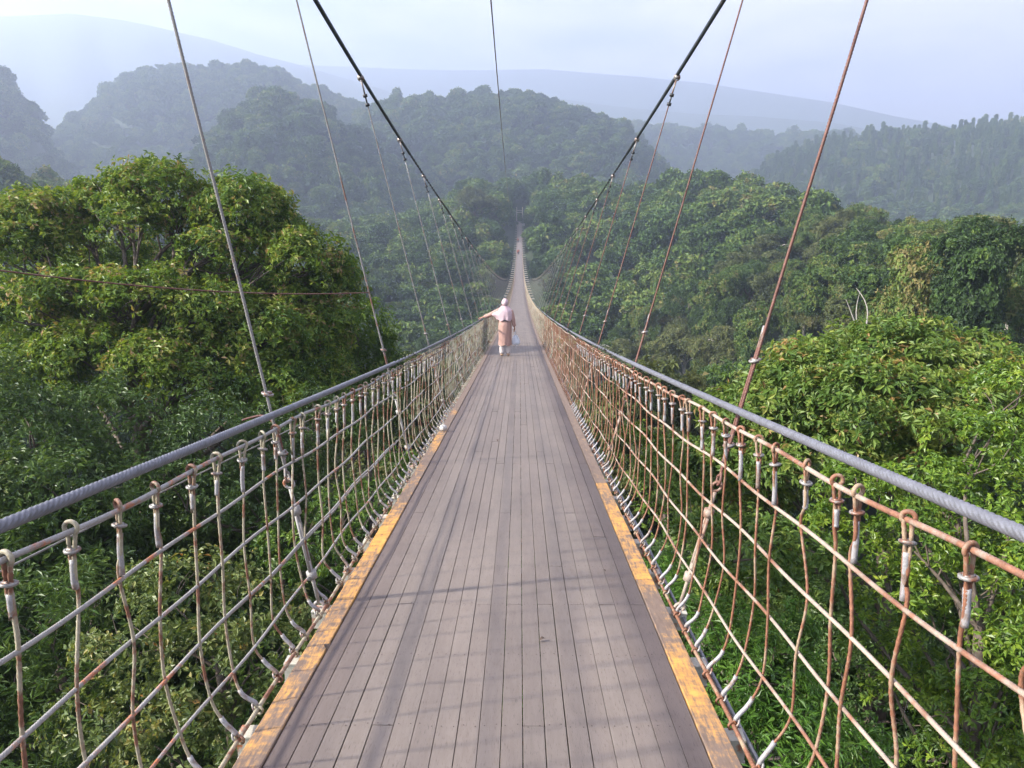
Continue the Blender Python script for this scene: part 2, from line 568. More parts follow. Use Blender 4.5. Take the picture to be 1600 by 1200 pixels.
def build_deck():
    mb = MB()
    W = 0.798
    n = 19
    edges = np.linspace(-W, W, n + 1)
    w0 = edges[1] - edges[0]
    for k in range(n):
        xc = (edges[k] + edges[k + 1]) / 2
        edge = abs(xc) / W
        ph = [0.24, 2.04, 1.44, 0.24, 2.64, 0.84, 0.24, 1.44, 0.24, 2.04, 0.24, 2.64, 0.24, 0.84, 0.24, 2.04, 0.24, 1.44, 0.24][k]
        y = Y0 - rnd.random() * 0.1
        y = Y0
        nxt = ph - 3.6
        while nxt <= y + 0.2:
            nxt += 3.6
        while y < SPAN:
            e = min(nxt, SPAN)
            ya, yb = y + 0.0015, e - 0.0015
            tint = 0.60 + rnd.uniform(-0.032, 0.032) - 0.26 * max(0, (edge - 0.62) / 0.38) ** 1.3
            dz = rnd.uniform(-0.0012, 0.0012)
            g = rnd.choice([0.0008, 0.0012, 0.0016, 0.0022])
            za, zb = float(zd(ya)) + dz, float(zd(yb)) + dz
            xa, xb = edges[k] + g, edges[k + 1] - g
            tl = rnd.uniform(-0.0006, 0.0006)
            c = 0.0012
            prof = [(xa, -0.03), (xa, -c), (xa + c, 0), (xb - c, tl), (xb, tl - c), (xb, -0.03)]
            V = [(px_, ya, za + pz) for px_, pz in prof] + [(px_, yb, zb + pz) for px_, pz in prof]
            F = [[i, i + 6, i + 7, i + 1] for i in range(5)] + [[5, 11, 6, 0]]
            F += [[0, 1, 4, 5], [1, 2, 3, 4], [6, 11, 10, 7], [7, 10, 9, 8]]
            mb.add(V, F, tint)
            y = e
            nxt = e + (3.6 if e < 50 else 7.2)
    for i in range(22):                                 # screw heads over each beam, in two staggered rows
        yb_ = 0.24 + 0.6 * i
        for k in range(n):
            for q in (-1, 1):
                xx = (edges[k] + edges[k + 1]) / 2 + q * 0.024 + rnd.uniform(-.003, .003)
                yy_ = yb_ + rnd.uniform(-0.012, 0.012)
                t6 = np.linspace(0, 2 * PI, 6, endpoint=False)
                rr = 0.0032
                Vn = np.stack([xx + rr * np.cos(t6), yy_ + rr * np.sin(t6), np.full(6, float(zd(yy_)) + 0.0022)], -1)
                mb.add(Vn, [[0, 1, 2, 3], [0, 3, 4, 5]], 0.0)
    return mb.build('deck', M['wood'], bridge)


build_deck()


def build_edge(s):
    mb = MB()
    y = Y0
    while y < SPAN:
        e = min(SPAN, y + (2.4 if y < 45 else 7.2))
        n = max(2, int((e - y) / 0.6) + 1)
        yy = np.linspace(y + 0.002, e - 0.002, n)
        z = zd(yy)
        xa, xb = 0.801, 0.902
        prof = [(xa, -0.04), (xa, 0.004), (xa + 0.004, 0.008), (xb - 0.004, 0.008), (xb, 0.004), (xb, -0.05)]
        V = np.array([[(s * px_, a, b + pz) for px_, pz in prof] for a, b in zip(yy, z)]).reshape(-1, 3)
        F = []
        for i in range(n - 1):
            for j in range(6):
                q = [i * 6 + j, (i + 1) * 6 + j, (i + 1) * 6 + (j + 1) % 6, i * 6 + (j + 1) % 6]
                F.append(q if s > 0 else q[::-1])
        for b0, fl in ((0, 0), ((n - 1) * 6, 1)):
            for q in ([0, 1, 4, 5], [1, 2, 3, 4]):
                F.append([b0 + t for t in (q if fl == (s < 0) else q[::-1])])
        mb.add(V, F, (rnd.choice([0.66, 0.76, 0.88]) if s < 0 else [0.85, 0.95, 0.85, 0.95, 0.55, 0.9][int((y + 3.1) / 2.4) % 6]) + 0.1 if y < 8.5 else (rnd.choice([0.3, 0.55, 0.75]) if y < 18 else rnd.choice([0.0, 0.2, 0.45])))
        y = e
    o = mb.build('edge_board', M['edge'], bridge)
    tag(o, 'worn orange painted edge board on the %s side of the deck' % ('right' if s > 0 else 'left'))


for s in (-1, 1):
    build_edge(s)

# steel cross beams under the deck, their ends show past the edge boards
def beam_mb(mb, y, half, deep=0.10):
    z = float(zd(y)) - 0.031 - deep / 2
    mb.box((0, y, z + deep / 2 - 0.004), (2 * half, 0.075, 0.008), a=0.5)          # flanges and web of a channel
    mb.box((0, y, z - deep / 2 + 0.004), (2 * half, 0.075, 0.008), a=0.5)
    mb.box((0, y - 0.03, z), (2 * half - 0.004, 0.008, deep - 0.017), a=0.5)
    return mb


rest = MB()
k = 0
for i in range(600):
    y = 0.24 + 0.6 * i
    if y > SPAN - 1:
        break
    if k < 100:
        beam_mb(MB(), y, 1.02 if i % 6 == 0 else 0.985).build('cross_beam', M['beam'], bridge)
        k += 1
    else:
        beam_mb(rest, y, 0.95)
tag(rest.build('cross_beam', M['beam'], bridge), kind='stuff')
y = 86.64
while y < SPAN - 4:
    mb = beam_mb(MB(), y, 1.78, 0.14)
    mb.build('outrigger_beam', M['beam'], bridge)
    y += 7.2

# the long ropes
for s, side in ((-1, 'left'), (1, 'right')):
    yy = ys_lod(Y0 + 3.5, SPAN, 7.0, 0.007)
    P = np.stack([s * rail_x(yy), yy, zd(yy) + 1.125 * hgt(yy) + lift(s, 1.1, yy)], -1)
    tag(MB().tube(P, 0.0168, 24, strands=6, lay=0.135 * s, groove=0.085).build('handrail_cable', M['rail'], bridge, True), 'thick grey twisted handrail cable on the %s side' % side)
    mat = M['net_l'] if s < 0 else M['net_r']
    HX = [(0, 1.08, 0.0078), (0.012, 0.855, 0.0066), (0.018, 0.63, 0.0066), (0.02, 0.395, 0.0063), (0.005, 0.17, 0.0063)]
    for j, (dx, h, r) in enumerate(HX):
        yy = ys_lod(Y0 + 3.5, SPAN, 5.5, 0.006)
        sag = 0.006 * np.sin(yy * 2.1 + j) + 0.004 * np.sin(yy * 5.3 + 2 * j)
        P = np.stack([s * (top_x(yy) + dx + sag * 0.6), yy, zd(yy) + h * hgt(yy) + lift(s, h, yy) + sag], -1)
        mb = MB().tube(P, r, 18, strands=6, lay=0.058 * s)
        if j == 3 and s < 0:        # the fourth rope is doubled on this side
            P2 = P + np.stack([0 * yy - 0.012, 0 * yy, -0.022 + 0.012 * np.sin(yy * 0.9)], -1)
            mb.tube(P2, r, 18, strands=6, lay=0.058)
        mb.build('net_rope', mat, bridge, True)
    yy = ys_lod(Y0, SPAN, 5.5, 0.012)
    P = np.stack([s * (0.948 + 0.004 * np.sin(yy * 3)), yy, zd(yy) - 0.012 + 0.006 * np.sin(yy * 2.6)], -1)
    MB().tube(P, 0.0095, 18, strands=6, lay=0.07 * s).build('bottom_rope', M['ver_l'] if s < 0 else M['ver_r'], bridge, True)
    if s < 0:
        yy = np.linspace(Y0, 60, 90)
        P = np.stack([s * (top_x(yy) + 0.03), yy, zd(yy) + 1.035 * hgt(yy) + 0.01 * np.sin(yy)], -1)
        MB().tube(P, 0.0028, 6).build('guide_wire', M['hang_l'], bridge, True)
    else:
        yy = np.linspace(Y0, 40, 90)
        P = np.stack([s * (1.0 + 0.0 * yy), yy, zd(yy) - 0.055 + 0.01 * np.sin(yy * 1.4)], -1)
        MB().tube(P, 0.010, 8).build('conduit', M['rail'], bridge, True)
    # main cable
    yy = np.concatenate([np.arange(-8, 16, 0.04), np.geomspace(16, 40, 50)[:-1], np.linspace(40, SPAN, 120)])
    P = np.stack([s * cable_x(yy, s), yy, cable_z(yy)], -1)
    tag(MB().tube(P, 0.025, 24, strands=6, lay=0.24 * s).build('main_cable', M['main'], bridge, True), 'thick dark main cable on the %s side' % side)


def arc(c, r, a0, a1, n, ax, az_):
    t = np.linspace(a0, a1, n)
    return c + r * (np.cos(t)[:, None] * ax + np.sin(t)[:, None] * az_)


def spline(P, n):
    """Catmull-Rom through the points"""
    P = np.asarray(P, float)
    Q = np.vstack([2 * P[0] - P[1], P, 2 * P[-1] - P[-2]])
    out = []
    for i in range(1, len(Q) - 2):
        t = np.linspace(0, 1, n, endpoint=False)[:, None]
        a, b, c, d = Q[i - 1], Q[i], Q[i + 1], Q[i + 2]
        out.append(0.5 * (2 * b + (c - a) * t + (2 * a - 5 * b + 4 * c - d) * t**2 + (3 * b - a - 3 * c + d) * t**3))
    return np.vstack(out + [P[-1:]])


def net_profile(y, s, big=0.0):
    """points of one upright net cord from the top rope to the deck edge, as (x, y, height)"""
    tx, h = float(top_x(y)), float(hgt(y))
    j = lambda a: rnd.uniform(-a, a)
    pts = [(tx, 0, 1.02), (tx + 0.004, j(0.006), 0.94), (tx + 0.012 + j(0.008), j(0.012) + big, 0.855), (tx + 0.018 + j(0.014), j(0.02) - big * 0.6, 0.63),
           (tx + 0.02 + j(0.014), j(0.018), 0.395), (tx + 0.008 + j(0.01), j(0.014), 0.17), (tx - 0.03 + j(0.01), j(0.01), 0.07), (tx - 0.075, j(0.006), 0.018), (0.965, 0, -0.008)]
    return np.array([(s * x, y + dy, z * h + float(lift(s, z, y)) if z > 0 else z) for x, dy, z in pts])


far_net = MB()
YS = {}
for s in (-1, 1):
    y = 0.52 if s < 0 else 0.40
    i = 0
    mv = M['ver_l'] if s < 0 else M['ver_r']
    while y < 330:
        step = 0.225 if y < 140 else 0.6
        if i < 50:
            yj = y + rnd.uniform(-0.05, 0.05)
            z0 = float(zd(yj))
            tx, h = float(top_x(yj)), float(hgt(yj))
            pr = net_profile(yj, s, rnd.choice([0, 0, 0, 0.035, -0.015, 0.012]) * (1 if y < 6 else 0.6))
            pr[:, 2] += z0
            down = spline(pr, 8)
            an = rnd.uniform(-0.7, 0.7)
            ax = np.array([math.cos(an), math.sin(an), 0]) * s
            up = np.array([0, 0, 1.0])
            rc = rnd.uniform(0.0145, 0.0195)
            c = np.array([s * tx, yj, z0 + 1.08 * h + float(lift(s, 1.08, yj)) + 0.003])
            loop = arc(c, rc, -0.9, PI + 0.9, 16, ax, up)
            tail = np.array([pr[0] + ax * 0.012 - up * (0.085 + 0.03 * rnd.random()), pr[0] + ax * 0.011 + up * 0.0])
            top = np.vstack([tail, loop, pr[0] - ax * 0.003 + up * 0.005])
            path = np.vstack([spline(top, 3), down[2:]])
            rv = 0.0058 * rnd.uniform(0.92, 1.1)
            mb = MB().tube(path, rv, 12, strands=4, lay=0.11, groove=0.045, ref=(0, 1, 0))
            cb = np.array([s * 0.948, yj, z0 - 0.012])
            mb.tube(np.vstack([pr[-1], arc(cb, 0.017, 0.2, 5.6, 9, np.array([s, 0.25, 0]), up)]), rv * 0.9, 6, ref=(0, 1, 0))
            o = mb.build('net_cord', mv, bridge, True)
            ns = 8 if y < 6 else 6
            # white taped ends and the clip at the neck of the loop
            a, b = pr[0] - up * 0.02, pr[1] - up * rnd.uniform(0.02, 0.07)
            if rnd.random() < 0.22: b = lerp(a, b, rnd.uniform(0.45, 0.7))
            SP = np.vstack([lerp(a, pr[1], 0.1), pr[1], b + (pr[2] - pr[1]) * 0.12])
            MB().tube(spline(SP, 4) + ax * 0.004, [0.0088] * 9, ns, ref=(0, 1, 0)).build('sleeve', M['sleeve'], o, True)
            q = spline(pr[5:9], 6)[5:14]
            MB().tube(q, 0.0092, ns, ref=(0, 1, 0)).build('sleeve', M['sleeve'], o, True)
            cl = MB()
            ring = arc(pr[0] + ax * 0.004, 0.0165, 0, 2 * PI, 13, ax, np.array([-ax[1], ax[0], rnd.uniform(-0.35, 0.35)]))
            cl.tube(ring, 0.0052, 6, ref=(0, 0, 1), cap=False)
            cl.box(pr[0] + ax * 0.004, (0.022, 0.016, 0.013))
            cl.build('clip', M['galv'], o, True)
            cq = pr[-2] * 0.45 + pr[-1] * 0.55
            MB().tube(arc(cq, 0.018, 0, 2 * PI, 10, np.array([0, 1, 0.2]), np.array([0.5 * s, 0, 0.85])), 0.005, 6, cap=False, ref=(s, 0, 0)).build('clip', M['galv'], o, True)
        else:
            pr = net_profile(y, s)
            pr[:, 2] += float(zd(y))
            pr[0, 2] += 0.06
            far_net.tube(pr, 0.0052, 4, a=(0.4 if s < 0 or y > 18 + 14 * rnd.random() else 0.9), ref=(0, 1, 0), cap=False)
        y += step
        i += 1


def mat_far_net():
    m, nt, b = new_mat('distant_net_cords')
    v = mapping(nt, (1, 1, 1))
    n1 = noise(nt, v, 7, 4, 0.6)
    pale = ramp(nt, [(0.48, (0.27, 0.25, 0.19)), (0.60, (0.16, 0.075, 0.045))], n1.outputs[0]).outputs[0]
    rus = ramp(nt, [(0.40, (0.27, 0.20, 0.14)), (0.50, (0.19, 0.085, 0.05))], n1.outputs[0]).outputs[0]
    c = mixc(nt, ramp(nt, [(0.6, (0, 0, 0)), (0.7, (1, 1, 1))], attr(nt)).outputs[0], pale, rus)
    c = mixc(nt, ramp(nt, [(0.1, (1, 1, 1)), (0.25, (0, 0, 0))], attr(nt)).outputs[0], c, (0.40, 0.39, 0.38))
    nt.links.new(c, b.inputs['Base Color'])
    b.inputs['Roughness'].default_value = 0.6
    return m


tag(far_net.build('net_cord', mat_far_net(), bridge, True), kind='stuff')

# hangers
def along(A, B, t):
    return A + (B - A) * t


HANG = {}
y, n = 3.84, 0
while y < SPAN - 6:
    for s in (-1, 1):
        zc = float(cable_z(y))
        z0 = float(zd(y))
        if zc < z0 + 0.35:
            continue
        A = np.array([s * 0.975, y, z0 - 0.05])
        B = np.array([s * float(cable_x(y, s)), y, zc - 0.03])
        L = np.linalg.norm(B - A)
        d = (B - A) / L
        mat = M['hang_l'] if s < 0 else M['hang_r']
        if n > 4 and s > 0:
            mat = M['hang_r'] if n < 9 else M['hang_l']
        side = np.array([0, 1.0, 0])
        mb = MB()
        detail = n < 7
        lo = min(0.82, L * 0.25)                       # rope starts above the turnbuckle
        hi = L - (0.36 if L > 1.5 else 0.05)
        r = 0.0086 if n < 12 else 0.0105
        npt = int((hi - lo) / 0.015) if n < 3 else 12
        wav = 0.004 if detail else 0
        P = np.array([A + d * t + side * wav * math.sin(t * 4 + n) for t in np.linspace(lo, hi, max(npt, 4))])
        mb.tube(P, r, 15 if n < 3 else 6, strands=5 if n < 3 else 0, lay=0.09, ref=side)
        if detail:
            # the rope returns round a thimble and its tail is clipped to it
            th = arc(A + d * (lo - 0.03), 0.028, -0.4, PI + 0.4, 12, side, -d)
            t_end = lo + (0.75 if s > 0 else 0.55 if n else 0.16)
            tailP = np.vstack([P[0] - side * 0.005, th, *[[A + d * t + side * 0.024] for t in np.linspace(lo + 0.06, t_end, 8)]])
            mb.tube(spline(tailP, 3), r * 0.85, 8, ref=np.array([s, 0, 0]))
        o = mb.build('hanger', mat, bridge, True)
        if detail:
            for t in ((lo + 0.16, lo + 0.62) if s > 0 else (lo + 0.10, lo + 0.42)):
                c = MB()
                c.tube(arc(A + d * t + side * 0.012, 0.026, 0, 2 * PI, 12, side, np.array([1.0, 0, 0.25 * s])), 0.0065, 6, cap=False, ref=d)
                c.box(A + d * t + side * 0.012, (0.03, 0.05, 0.02))
                c.build('clip', M['galv'], o, True)
            if s < 0 and n == 0:                           # the sprung tail of the first left hanger
                e = A + d * t_end + side * 0.024
                tp = spline([e - d * 0.05, e + d * 0.05, e + np.array([-0.045, 0.03, 0.10]), e + np.array([-0.10, 0.04, 0.125]), e + np.array([-0.165, 0.03, 0.115]), e + np.array([-0.20, 0.02, 0.105])], 5)
                MB().tube(tp, np.linspace(r * 0.95, r * 0.6, len(tp)), 8, ref=side).build('tail_end', M['hang_r'], o, True)
            if s > 0:
                MB().tube([A + d * (t_end - 0.03) + side * 0.024, A + d * (t_end + 0.05) + side * 0.024], r * 1.0, 8, ref=side).build('end_cap', M['sleeve'], o, True)
            tb = MB()
            mid = lo - 0.09
            tb.tube(arc(A + d * (mid + 0.02), 0.026, 0, 2 * PI, 14, np.array([1.0, 0, 0]), d), 0.008, 6, cap=False, ref=side)      # shackle
            for q in (-1, 1):
                tb.tube([A + d * 0.22 + side * 0.017 * q, A + d * (mid - 0.13) + side * 0.017 * q], 0.0085, 8, ref=np.array([1.0, 0, 0]))
            tb.tube([A + d * 0.20, A + d * 0.245], 0.027, 10, ref=side)
            tb.tube([A + d * (mid - 0.155), A + d * (mid - 0.11)], 0.027, 10, ref=side)
            tb.tube([A + d * 0.05, A + d * 0.30], 0.0105, 8, ref=side)
            tb.tube([A + d * (mid - 0.2), A + d * (mid - 0.01)], 0.0105, 8, ref=side)
            tb.tube(arc(A + d * 0.035, 0.026, 0, 2 * PI, 14, np.array([1.0, 0, 0]), d), 0.009, 6, cap=False, ref=side)
            tb.build('turnbuckle', M['net_l'] if s < 0 else M['net_r'], o, True)
        if L > 1.5:
            cl = MB()
            cl.box(B + np.array([0, 0, 0.0]), (0.068, 0.07, 0.05))
            cl.tube(arc(B - d * 0.005, 0.04, 0, 2 * PI, 12, np.array([1.0, 0, 0]), np.array([0, 0, 1.0])), 0.009, 6, cap=False, ref=side)
            for q in (-1, 1):
                cl.tube([B - d * 0.04 + side * 0.025 * q, B - d * 0.22 + side * 0.012 * q], 0.009, 6, ref=(1, 0, 0))
            cl.build('clamp', M['galv'], o, True)
            nb = MB()
            nb.tube([B - d * 0.21, B - d * 0.37], 0.012, 6, ref=side)
            for t in (0.24, 0.36):
                nb.tube([B - d * (t - 0.018), B - d * (t + 0.018)], 0.03, 8, ref=side)
            nb.build('coupling', M['black'], o, True)
    y += 3.6
    n += 1

# far portal
fp = MB()
for s in (-1, 1):
    fp.box((s * 1.35, SPAN + 1, 2.2), (0.35, 0.35, 9.0))
for z in (5.2, 4.2):
    fp.box((0, SPAN + 1, z), (3.0, 0.25, 0.28))
fp.build('portal', M['beam'], bridge)
ab = MB()
ab.box((0, SPAN + 5, -2.05), (5, 9, 4.0))
ab.build('abutment', mat_plain('concrete', (0.3, 0.29, 0.27), 0.85, 0.2, 3), bridge)

# ------------------------------------------------------------------ single wires
P1 = Vector((-1.352, 7.44, 0.945))
P0 = at(-260, 384, 4.2)
w = np.array([lerp(np.array(P0), np.array(P1), t) - np.array([0, 0, 0.10 * 4 * t * (1 - t)]) for t in np.linspace(0, 1, 24)])
tag(MB().tube(w, 0.0055, 8).build('stay_wire', M['hang_r'], None, True), 'thin brown wire crossing the big left tree to the second left hanger', 'wire')
wa, wb_ = np.array(at(762, -60, 9.5)), np.array((-0.5, SPAN + 1, 9.5))
w = np.array([lerp(wa, wb_, t) - np.array([0.9 * 4 * t * (1 - t), 0, 5.0 * 4 * t * (1 - t)]) for t in np.concatenate([np.linspace(0, 0.2, 30), np.linspace(0.22, 1, 40)])])
tag(MB().tube(w, 0.011, 6).build('overhead_wire', M['hang_l'], None, True), 'thin grey overhead wire running above the middle of the bridge', 'wire')

# ------------------------------------------------------------------ foliage
def unit(v):
    return v / (np.linalg.norm(v, axis=-1, keepdims=True) + 1e-9)


def rand_dirs(n, g):
    return unit(g.normal(size=(n, 3)))


def leaves(P, D, Nn, L, wr, tint, fold=0.25, droop=0.15):
    """diamond leaves folded along the midrib: two triangles each"""
    n = len(P)
    D = unit(D)
    S = unit(np.cross(D, Nn))
    Nn = np.cross(S, D)
    L = L[:, None]
    w = L * wr
    base = P
    tip = P + D * L - Nn * L * droop
    mid = P + D * L * 0.48
    lf = mid + S * w * 0.5 + Nn * w * fold
    rt = mid - S * w * 0.5 + Nn * w * fold
    V = np.stack([base, rt, tip, lf], 1).reshape(-1, 3)
    i = np.arange(n)[:, None] * 4
    F = np.concatenate([i + np.array([[0, 1, 2]]), i + np.array([[0, 2, 3]])], 0)
    return V, F, np.repeat(tint, 4)


def foliage_mesh(name, puffs, g, clumps=40, sprigs=14, per=8, leaf=0.15, wr=0.42, clump_r=0.45, flat=0.6, lo=-0.35, tint=(0.5, 0.16), inner=0.25, radial=1.0, top_light=0.0, clump_var=0.10):
    """crown = puffs > clumps on their shells > sprigs > leaves. puffs: (x,y,z,rx,rz[,tint shift]); clumps is per unit shell area"""
    LP, LD, LN, LL, LT = [], [], [], [], []
    for p in puffs:
        cx, cy, cz, rx, rz = p[:5]
        ts = p[5] if len(p) > 5 else 0.0
        nc = max(6, int(clumps * rx * (rx + rz) * 0.5))
        lo_ = p[6] if len(p) > 6 else lo
        d = rand_dirs(nc * 3, g)
        d = d[d[:, 2] > lo_ + 0.25 * g.random(len(d))][:nc]
        nc = len(d)
        bumpy = 1 + 0.12 * np.sin(d[:, 0] * 5 + cx) * np.sin(d[:, 1] * 5 + cy) + 0.05 * g.normal(size=nc)
        rad = bumpy * (1 - inner * g.random(nc) ** 2)
        C = np.array([cx, cy, cz]) + d * rad[:, None] * np.array([rx, rx, rz])
        cs = clump_r * g.uniform(0.6, 1.4, nc)
        ct = g.normal(size=nc) * clump_var
        out = unit(d * np.array([1, 1, rx / rz]) * radial + np.array([0, 0, 0.45]))
        k = sprigs
        o = np.repeat(out, k, 0)
        off = g.normal(size=(nc * k, 3)) * 0.55
        off -= o * (off * o).sum(1, keepdims=True) * (1 - flat)
        r2 = (off ** 2).sum(1, keepdims=True)
        SPc = np.repeat(C, k, 0) + (off - o * 0.35 * r2) * np.repeat(cs, k)[:, None]
        sd_ = unit(o + off * 0.6 + 0.35 * g.normal(size=o.shape))
        tt = np.repeat(ct, k) + 0.05 * g.normal(size=nc * k)
        m = per
        sdr = np.repeat(sd_, m, 0)
        az = g.uniform(0, 2 * PI, len(sdr))
        ref = np.where(np.abs(sdr[:, 2:3]) < 0.9, np.array([[0, 0, 1.0]]), np.array([[1.0, 0, 0]]))
        e1 = unit(np.cross(sdr, ref))
        e2 = np.cross(sdr, e1)
        tang = e1 * np.cos(az)[:, None] + e2 * np.sin(az)[:, None]
        L = leaf * g.uniform(0.45, 1.35, len(sdr))
        D = unit(tang * 0.9 + sdr * g.uniform(-0.1, 0.7, len(sdr))[:, None] - np.array([0, 0, 0.22]))
        Pp = np.repeat(SPc, m, 0) + sdr * (g.uniform(-0.5, 0.4, len(sdr)) * leaf)[:, None] + D * (leaf * 0.12)
        Nn = unit(sdr + 0.35 * g.normal(size=sdr.shape))
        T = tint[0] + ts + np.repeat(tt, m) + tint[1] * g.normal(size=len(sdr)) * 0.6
        LP.append(Pp); LD.append(D); LN.append(Nn); LL.append(L); LT.append(T)
    V, F, A = leaves(np.concatenate(LP), np.concatenate(LD), np.concatenate(LN), np.concatenate(LL), wr, np.clip(np.concatenate(LT), 0, 1))
    return np_mesh(name, V, F, {'tint': A})


def limb(mb, a, b, r0, r1, g, n=7, bend=0.12):
    a, b = np.array(a, float), np.array(b, float)
    L = np.linalg.norm(b - a)
    off = g.normal(size=3) * bend * L
    t = np.linspace(0, 1, n)
    P = a + (b - a) * t[:, None] + np.sin(t * PI)[:, None] * off + np.array([0, 0, 0.12 * L]) * (np.sin(t * PI) * 0.5)[:, None]
    mb.tube(P, lerp(r0, r1, t), 7)
    return P


def trunk_mesh(name, puffs, base, fork, g, r0=0.2, mat=None, parent=None, twigs=3):
    mb = MB()
    base, fork = np.array(base, float), np.array(fork, float)
    mid = (base + fork) / 2 + g.normal(size=3) * 0.25 * np.array([1, 1, 0])
    P = spline([base, mid, fork], 8)
    mb.tube(P, np.linspace(r0, r0 * 0.68, len(P)), 10)
    for p in puffs:
        c = np.array(p[:3])
        end = c - np.array([0, 0, p[4] * 0.25])
        below = np.nonzero(P[:, 2] < end[2] - 0.35 * np.hypot(*(end - P[0])[:2]))[0]
        k_ = int(below[-1]) if len(below) else 0
        st = P[max(0, min(len(P) - 1, k_ - int(g.integers(0, 2))))]
        Q = limb(mb, st, end, r0 * 0.36, r0 * 0.11, g, 8, 0.06)
        for _ in range(twigs):
            dd = rand_dirs(1, g)[0]
            dd[2] = abs(dd[2])
            limb(mb, Q[int(g.integers(4, 8))], c + dd * np.array([p[3], p[3], p[4]]) * 0.85, r0 * 0.12, r0 * 0.03, g, 5)
    return mb.build(name, mat or M['bark'], parent, True)


G_MID = [(0.0, (0.022, 0.042, 0.014)), (0.35, (0.045, 0.086, 0.022)), (0.6, (0.080, 0.130, 0.027)), (0.8, (0.13, 0.175, 0.035)), (1.0, (0.19, 0.16, 0.06))]
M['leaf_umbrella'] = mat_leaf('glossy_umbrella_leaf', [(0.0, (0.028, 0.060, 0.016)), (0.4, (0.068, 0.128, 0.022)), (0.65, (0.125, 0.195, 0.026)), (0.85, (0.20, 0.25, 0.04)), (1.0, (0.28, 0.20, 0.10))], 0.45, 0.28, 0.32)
M['leaf_dark'] = mat_leaf('dark_understorey_leaf', [(0.0, (0.026, 0.050, 0.014)), (0.5, (0.056, 0.104, 0.023)), (0.8, (0.105, 0.155, 0.032)), (1.0, (0.15, 0.15, 0.05))], 0.45, 0.3, 0.25)
M['leaf_broad'] = mat_leaf('broad_glossy_leaf', [(0.0, (0.036, 0.070, 0.016)), (0.45, (0.080, 0.142, 0.026)), (0.7, (0.135, 0.195, 0.036)), (0.88, (0.20, 0.235, 0.05)), (1.0, (0.28, 0.18, 0.07))], 0.45, 0.28, 0.3)
M['leaf_lime'] = mat_leaf('lime_leaf', [(0.0, (0.04, 0.085, 0.014)), (0.4, (0.085, 0.16, 0.020)), (0.7, (0.17, 0.25, 0.026)), (1.0, (0.30, 0.34, 0.045))], 0.4, 0.4, 0.35)
M['leaf_shrub'] = mat_leaf('sunny_shrub_leaf', [(0.0, (0.045, 0.07, 0.022)), (0.45, (0.095, 0.135, 0.036)), (0.75, (0.17, 0.20, 0.06)), (0.92, (0.28, 0.24, 0.08)), (1.0, (0.34, 0.17, 0.05))], 0.45, 0.35, 0.3)
M['leaf_fern'] = mat_leaf('narrow_bright_leaf', [(0.0, (0.03, 0.075, 0.014)), (0.5, (0.065, 0.145, 0.022)), (0.8, (0.11, 0.20, 0.03)), (1.0, (0.18, 0.24, 0.05))], 0.42, 0.4, 0.35)
M['leaf_mid'] = mat_leaf('midfield_foliage', G_MID, 0.55, 0.2, 0.25, 0.62)
M['leaf_olive'] = mat_leaf('olive_foliage', [(0.0, (0.035, 0.046, 0.018)), (0.4, (0.078, 0.098, 0.034)), (0.75, (0.14, 0.155, 0.05)), (1.0, (0.20, 0.165, 0.08))], 0.55, 0.2, 0.25, 0.3)


def near_tree(name, label, cat, puffs_px, depth, leafmat, base_px=None, r0=0.2, bark=None, group=None, twigs=3, **kw):
    """puffs_px: (px, py, radius px, depth offset[, vertical squash, tint shift]) read off the photograph at this tree's distance"""
    g = np.random.default_rng(abs(hash_(name + label)) % 100000)
    puffs = []
    for p in puffs_px:
        dp = depth + p[3]
        c = at(p[0], p[1], dp)
        r = p[2] / FPX * dp
        sq = p[4] if len(p) > 4 else 0.8
        puffs.append((c.x, c.y, c.z, r, r * sq, p[5] if len(p) > 5 else 0.0) + ((p[6],) if len(p) > 6 else ()))
    cx = np.mean([p[0] for p in puffs]); cy = np.mean([p[1] for p in puffs])
    if base_px is not None:
        b = at(base_px[0], base_px[1], depth)
        cx, cy = b.x, b.y
    zb = float(ground(cx, cy))
    zmin = min(p[2] - p[4] for p in puffs)
    zmax = max(p[2] for p in puffs)
    base = (cx, cy, zb - 0.3)
    e = empty(name, (cx, cy, zb))
    tag(e, label, cat, group)
    rel = [(p[0] - cx, p[1] - cy, p[2] - zb, *p[3:]) for p in puffs]
    cm = foliage_mesh('crown', rel, g, **kw)
    link('crown', cm, e, leafmat)
    fork_z = max(0.4, lerp(zmin, zmax, 0.5) - zb)
    trunk_mesh('trunk', rel, (0, 0, -0.3), (g.normal() * 0.2, g.normal() * 0.2, fork_z), g, r0, bark or M['bark'], e, twigs)
    return e


def hash_(s):
    h = 7
    for ch in s:
        h = (h * 131 + ord(ch)) % 1000003
    return h


